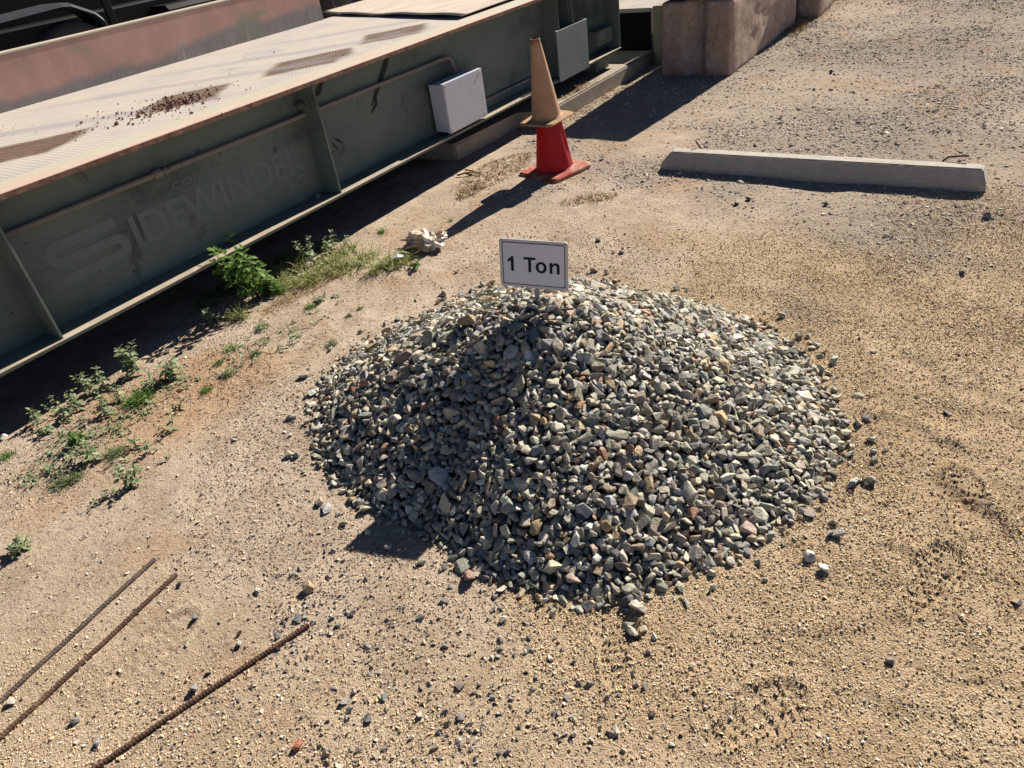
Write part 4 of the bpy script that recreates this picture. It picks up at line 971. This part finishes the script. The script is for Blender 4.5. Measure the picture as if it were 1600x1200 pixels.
def tuft(u, v, r, h, n, mat, label, group='low feathery weed tufts on the sand'):
    p = at(u, v); base = np.array([p[0], p[1], float(gz(p[0], p[1]))])
    def pf(n_):
        q = rng.normal(0, r * .42, (n_, 2)); return np.stack([base[0] + q[:, 0], base[1] + q[:, 1], gz(base[0] + q[:, 0], base[1] + q[:, 1])], 1)
    o = blades('weed_tuft', n, pf, h, .0026, mat, None, None, 1, 'thing', None, .35, gz, base, .8)
    tag(o, label, 'weed', group)
LW = [(403, 462, .30, 90, .055, 'leaf', 'tall bright green bushy weed rising past the bottom flange of the weighbridge', 7, (.01, .0)),
      (372, 452, .16, 46, .045, 'leaf', 'shaded leafy weed crowded left of the tall bright bush', 4, (0, 0)),
      (432, 455, .12, 40, .04, 'leaf', 'low leafy weed at the right foot of the tall bright bush', 4, (0, 0)),
      (492, 412, .17, 34, .030, 'leaf_dusty', 'upright pale leaved weed left of the grass under the flange', 2, (-.06, .03)),
      (515, 396, .11, 22, .030, 'leaf_dusty', 'pale leaved weed at the shade edge right of the upright one', 2, (.03, .02)),
      (545, 385, .07, 12, .022, 'leaf_dusty', 'small sprig in the shade just above the grass', 1, (0, 0)),
      (338, 502, .075, 20, .032, 'leaf_dusty', 'low broad leaved weed at the shade edge left of the grass clump', 3, (0, 0)),
      (208, 586, .16, 40, .034, 'leaf_dusty', 'tallest dusty weed standing at the shade edge, left of centre', 2, (-.02, .02)),
      (268, 592, .10, 44, .032, 'leaf_dusty', 'wide dusty weed right of the tallest one at the shade edge', 4, (0, 0)),
      (168, 606, .09, 18, .028, 'leaf_dusty', 'short weed half in shade with a toothed crown', 1, (-.02, .03)),
      (142, 618, .115, 24, .030, 'leaf_dusty', 'toothed weed leaning into the shade left of the short one', 2, (-.03, .03)),
      (122, 645, .10, 22, .028, 'leaf_dusty', 'weed with pale crown just outside the shade', 2, (-.02, .02)),
      (108, 662, .10, 24, .026, 'leaf_dusty', 'spindly weed with leaning stem over dark shadows', 2, (-.05, .03)),
      (60, 664, .07, 20, .028, 'leaf_dusty', 'leftmost small toothed weed at the shade edge', 1, (0, .01)),
      (172, 650, .10, 28, .024, 'leaf_dusty', 'long stemmed weed leaning left on open sand', 3, (-.04, .04)),
      (190, 632, .09, 18, .022, 'leaf_dusty', 'thin weed beside the bright feathery tuft', 2, (-.03, .02)),
      (125, 690, .06, 40, .030, 'leaf', 'dense dark green weed low on the sand, lower left', 5, (0, 0)),
      (152, 722, .09, 34, .026, 'leaf_dusty', 'weed with bending stem below the dense dark one', 3, (-.06, .04)),
      (240, 605, .06, 26, .026, 'leaf_dusty', 'low leafy weed above the bright feathery tuft', 3, (0, 0)),
      (207, 762, .10, 34, .024, 'leaf_dusty', 'isolated bushy weed on bare sand, lowest of the leafy ones', 4, (0, 0)),
      (270, 678, .07, 20, .020, 'leaf_dusty', 'small weed right of the bright feathery tuft', 2, (-.01, .02)),
      (282, 640, .05, 14, .018, 'leaf_dusty', 'tiny weed on open sand farthest right of the leafy weeds', 2, (0, 0)),
      (215, 705, .06, 16, .020, 'leaf_dusty', 'thin short weed between the bent one and the isolated one', 2, (-.01, .01)),
      (236, 708, .05, 12, .020, 'leaf_dusty', 'thin sprig just right of the thin short weed', 1, (0, 0)),
      (72, 680, .04, 16, .024, 'leaf_dusty', 'flat weed sprig below the leftmost toothed weed', 3, (0, 0)),
      (20, 868, .05, 46, .020, 'leaf_dusty', 'creeping weed on the sand at the left edge', 6, (0, 0)),
      (40, 858, .04, 20, .018, 'leaf_dusty', 'small creeping sprig right of the creeping weed', 3, (0, 0)),
      (500, 470, .04, 18, .022, 'leaf_dusty', 'grey green flat weed between the grass and the heap', 3, (0, 0)),
      (645, 418, .05, 22, .026, 'leaf', 'broad leaved weed at the right tip of the grass', 3, (0, 0))]
for (u, v, h, nl, L, mt, lb, stm, ln) in LW:
    leafy(u, v, h * (1.15 if h > .2 else 1.0), int(nl * (1.9 if h > .1 else 1.6)), L * (1.35 if h > .2 else 1.2), M[mt], lb, stm, ln, True, spread=.9 if h < .08 else .45)
TF = [(220, 628, .055, .055, 420, 'tuft', 'bright green feathery tuft among the dusty weeds'), (182, 712, .04, .035, 200, 'tuft_dull', 'dull feathery tuft under the bending weed'),
      (98, 757, .04, .035, 170, 'tuft_dull', 'feathery tuft on bare sand, lower left'), (120, 750, .03, .035, 130, 'tuft_dull', 'small feathery tuft right of the lower left one'),
      (12, 716, .04, .025, 120, 'tuft', 'yellow green tuft at the left edge'), (362, 548, .03, .03, 120, 'tuft', 'green tuft on orange soil, left of a similar one'),
      (400, 556, .03, .03, 120, 'tuft_dull', 'dull tuft right of the green tuft on orange soil'), (343, 570, .02, .022, 80, 'tuft', 'tiny tuft left below the green tuft'),
      (357, 588, .03, .03, 120, 'tuft_dull', 'grey green tuft lowest between weeds and heap'), (323, 612, .03, .028, 120, 'tuft', 'bright tuft with a long shadow between weeds and heap'),
      (410, 512, .035, .03, 120, 'tuft_dull', 'flat tuft below the grass clump'), (486, 480, .03, .03, 100, 'tuft', 'tuft beside the flat grey green weed'),
      (545, 494, .02, .02, 70, 'tuft_dull', 'pale tuft near the upper left rim of the heap'), (562, 482, .015, .02, 50, 'tuft', 'tiny green tuft near the upper left rim of the heap'),
      (597, 364, .04, .028, 130, 'tuft', 'small bright tuft left of the plastic bag'), (518, 540, .03, .03, 90, 'tuft_dull', 'tuft touching the left rim of the heap'),
      (704, 346, .015, .02, 40, 'tuft', 'tiny green tuft beside the cone shadow'), (430, 455, .07, .05, 500, 'tuft', 'bright feathery tuft under the tall bush'),
      (1072, 1, .05, .03, 1, 'tuft', 'x')]
for (u, v, r, h, n, mt, lb) in TF[:-1]: tuft(u, v, r, h, n, M[mt], lb)
# grass bank between the bush and the heap
def grass_pos(n):
    c = [(470, 438, .14, .05), (510, 428, .16, .06), (560, 412, .17, .07), (600, 415, .12, .05), (625, 410, .10, .05), (450, 425, .12, .05), (530, 400, .14, .05)]
    out_ = []
    for (u, v, a, b) in c: out_.append(ell(u, v, a, b, TH)(n // len(c)))
    return np.concatenate(out_)
blades('grass', 1150, grass_pos, .105, .0048, M['grass'], 'straggly yellow green grass between the tall bush and the heap', 'grass', 1, 'stuff', None, .45, gz, None, .6)
blades('grass_clump', 90, ell(375, 498, .05, .03), .10, .004, M['grass'], 'arching grass clump at the shade edge left of the bush', 'grass', 1, 'thing', None, .35, gz, None, .7)
blades('dry_grass', 700, lambda n: np.concatenate([ell(480, 450, .3, .07, TH)(n // 2), ell(420, 560, .35, .2, TH)(n // 4), ell(170, 660, .40, .18, TH)(n // 4)]), .06, .003, M['straw'], 'dead straw bits among the weeds', 'dry grass', 1, 'stuff', None, .3, gz, None, .15)
def cover(name, n, pf, L, mat, label, cat):
    P = pf(n); n = len(P); Vs, Fs, off = [], [], 0
    for i in range(n):
        k = int(rng.integers(4, 13)); hh = rng.uniform(.004, .05) if rng.random() < .4 else .006
        for q in range(k):
            l = L * rng.uniform(.5, 1.3); V, Fc = leaf_verts(l, l * rng.uniform(.45, .8), True); az = rng.uniform(0, 6.28)
            Rm = np.array(Matrix.Rotation(az, 3, 'Z') @ Matrix.Rotation(-rng.uniform(-.1, .7), 3, 'Y') @ Matrix.Rotation(rng.uniform(-.6, .6), 3, 'X'))
            W = V @ Rm.T + P[i] + np.array([math.cos(az) * .008 + rng.normal() * .006, math.sin(az) * .008 + rng.normal() * .006, .003 + hh * q / k]); Vs.append(W); Fs.append(Fc + off); off += len(V)
    o = np_mesh(name, np.concatenate(Vs), np.concatenate(Fs), mat, None, None, True); tag(o, label, cat, None, 'stuff')
cover('ground_cover', 150, lambda n: np.concatenate([ell(170, 665, .40, .16, TH)(n // 3), ell(120, 700, .30, .12, TH)(n // 6), ell(260, 610, .35, .10, TH)(n // 6), ell(440, 520, .40, .14, TH)(n // 4), ell(200, 745, .2, .1, TH)(n // 12)]), .016, M['leaf_dusty'], 'tiny dusty seedlings sprinkled over the sand along the shade edge', 'seedlings')
cover('shade_weeds', 60, lambda n: np.concatenate([ell(470, 400, .25, .10, TH)(n // 2), ell(360, 455, .25, .08, TH)(n // 2)]), .026, M['leaf'], 'dark leafy undergrowth in the shade below the weighbridge flange', 'undergrowth')
blades('leaf_litter', 1500, lambda n: np.concatenate([ell(775, 268, .40, .17, TH)(n * 2 // 3), ell(735, 300, .14, .07, TH)(n // 6), ell(920, 312, .18, .07, 0)(n // 6)]), .035, .006, M['leaflitter'], 'dry brown leaf litter in front of the red cone base', 'leaf litter', 1, 'stuff', None, .3, gz, None, .25)
blades('dry_weeds', 900, lambda n: np.concatenate([ell(1238, 48, .32, .12, AZB)(n // 2), ell(1262, 30, .5, .14, AZB)(n // 4), ell(1290, 8, .5, .25, AZB)(n // 4)]), .09, .006, M['straw'], 'dry straw coloured weeds along the foot of the far block', 'dry weeds', 1, 'stuff', None, .3, gz, None, .4)
blades('dark_litter', 500, lambda n: np.concatenate([ell(900, 175, .35, .10, TH)(n // 2), ell(960, 140, .45, .10, TH)(n // 2)]), .04, .007, M['leaflitter'], 'dead stalks and litter in the shade along the foundation slab', 'litter', 1, 'stuff', None, .3, gz, None, .2)
# twigs near the shade edge
for (u0, v0, u1, v1, lb) in ((715, 277, 748, 272, 'short dry stick lying at the shade edge left of the red cone'), (728, 268, 752, 276, 'thin twig crossing the dry stick left of the red cone')):
    a = at(u0, v0); b = at(u1, v1); bm = bmesh.new(); c0 = Vector((a[0], a[1], float(gz(a[0], a[1]))))
    tube(bm, [Vector((0, 0, .012)), Vector(((b[0] - a[0]) * .5, (b[1] - a[1]) * .5, .02)), Vector((b[0] - a[0], b[1] - a[1], .012))], [.007, .006, .003], 6); o = bm_obj('stick', bm, M['straw'], None, True); o.location = c0; tag(o, lb, 'stick')

# ------------------------------------------------------------------ plastic bag
p = at(668, 384); bm = bmesh.new(); bmesh.ops.create_icosphere(bm, subdivisions=5, radius=1)
from mathutils import noise as mn
for v in bm.verts:
    d = v.co.normalized(); az = math.atan2(d.y, d.x)
    k = 1 + .55 * mn.turbulence(d * 1.6 + Vector((3, 1, 7)), 4, False) - .25
    cre = abs(mn.noise(d * 2.6 + Vector((5, 5, 5)))) * .6 + abs(mn.noise(d * 5)) * .10 + abs(mn.noise(d * 12)) * .03
    r = k * (.72 + cre)
    v.co = Vector((d.x * r * .150, d.y * r * .115, max(d.z, -.25) * r * .068))
    if d.y < -.3 and d.x > .0: v.co += Vector((.035, -.05, -.008)) * (-(d.y) - .2)
    pinch = math.exp(-((d.x - .25) / .25) ** 2) * .03; v.co.z -= pinch
zm = min(v.co.z for v in bm.verts)
for v in bm.verts: v.co.z -= zm + .006
o = bm_obj('plastic_bag', bm, M['bag'], None, True); o.location = (p[0], p[1], float(gz(p[0], p[1]))); o.rotation_euler = (0, 0, R_(-20)); tag(o, 'crumpled translucent tan plastic bag on the sand behind the heap', 'plastic bag')
# small white flower-like scrap on the grass
p = at(622, 403, .04); bm = bmesh.new()
vs = [bm.verts.new(q) for q in ((-.03, -.008, 0), (0, -.016, .008), (.03, -.006, -.002), (.032, .010, .004), (0, .014, .014), (-.03, .012, .004))]
bm.faces.new(vs); bmesh.ops.triangulate(bm, faces=bm.faces[:]); o = bm_obj('paper_scrap', bm, M['boxpaint']); o.location = (p[0], p[1], .045); md = o.modifiers.new('s', 'SOLIDIFY'); md.thickness = .001
tag(o, 'small white scrap of paper caught on top of the grass', 'paper scrap')

# ------------------------------------------------------------------ dark lorry beyond the weighbridge
TR = empty('parked_truck', (*tn(0, -9.0), 0), (0, 0, R_(TH))); tag(TR, 'black truck parked in shade beyond the weighbridge with wheel and mudguard showing', 'truck')
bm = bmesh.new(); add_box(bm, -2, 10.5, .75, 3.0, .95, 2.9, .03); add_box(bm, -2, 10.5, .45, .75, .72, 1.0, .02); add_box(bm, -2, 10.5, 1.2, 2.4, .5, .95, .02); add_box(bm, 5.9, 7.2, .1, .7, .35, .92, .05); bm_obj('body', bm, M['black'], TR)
bm = bmesh.new(); add_box(bm, -2, 10.5, .80, .84, .05, .95, .01); bm_obj('side_skirt', bm, M['blackmatte'], TR)
def wheel(t_):
    bm = bmesh.new(); prof = [(.30, .0), (.44, -.01), (.49, .03), (.50, .08), (.50, .22), (.49, .27), (.44, .30), (.28, .30)]; n = 48; rings = [[bm.verts.new((t_ + r * math.cos(2 * math.pi * k / n), y - .02, .49 + r * math.sin(2 * math.pi * k / n))) for k in range(n)] for r, y in prof]
    for i in range(len(rings) - 1):
        for k in range(n): bm.faces.new((rings[i][k], rings[i][(k + 1) % n], rings[i + 1][(k + 1) % n], rings[i + 1][k]))
    w_ = bm_obj('wheel', bm, M['tyre'], TR, True)
    bm = bmesh.new(); prof = [(.30, .0), (.27, .03), (.25, .12), (.12, .10), (.11, .02), (.0, .02)]; rings = [[bm.verts.new((t_ + max(r, .001) * math.cos(2 * math.pi * k / n), y - .02, .49 + max(r, .001) * math.sin(2 * math.pi * k / n))) for k in range(n)] for r, y in prof]
    for i in range(len(rings) - 1):
        for k in range(n): bm.faces.new((rings[i][k], rings[i][(k + 1) % n], rings[i + 1][(k + 1) % n], rings[i + 1][k]))
    bm_obj('rim', bm, M['mud'], w_, True)
for t_ in (4.62, 3.30, 8.9): wheel(t_)
def fender(pts):
    bm = bmesh.new(); n = len(pts); pr = None
    for i, (t_, z_) in enumerate(pts):
        q = [bm.verts.new((t_, y, z_ + dz)) for y, dz in ((-.06, -.03), (-.05, 0), (.0, .012), (.36, .012), (.40, 0))]
        if pr:
            for k in range(4): bm.faces.new((pr[k], q[k], q[k + 1], pr[k + 1]))
        pr = q
    o = bm_obj('mudguard', bm, M['mud'], TR); md = o.modifiers.new('s', 'SOLIDIFY'); md.thickness = .008
fender([(2.6, 1.10), (3.2, 1.12), (3.9, 1.135), (4.2, 1.15), (4.60, 1.165), (4.70, 1.15), (4.93, 1.03), (5.0, .95), (5.03, .84), (5.04, .70)])
bm = bmesh.new(); add_box(bm, 5.26, 5.36, .3, .34, .6, 1.6, .01); bm_obj('bracket', bm, M['black'], TR)
# dark yard building whose shade lies behind the truck
SHD = empty('yard_shed', (*tn(2, -13.0), 0), (0, 0, R_(TH))); tag(SHD, 'dark yard shed wall behind the parked truck', 'shed')
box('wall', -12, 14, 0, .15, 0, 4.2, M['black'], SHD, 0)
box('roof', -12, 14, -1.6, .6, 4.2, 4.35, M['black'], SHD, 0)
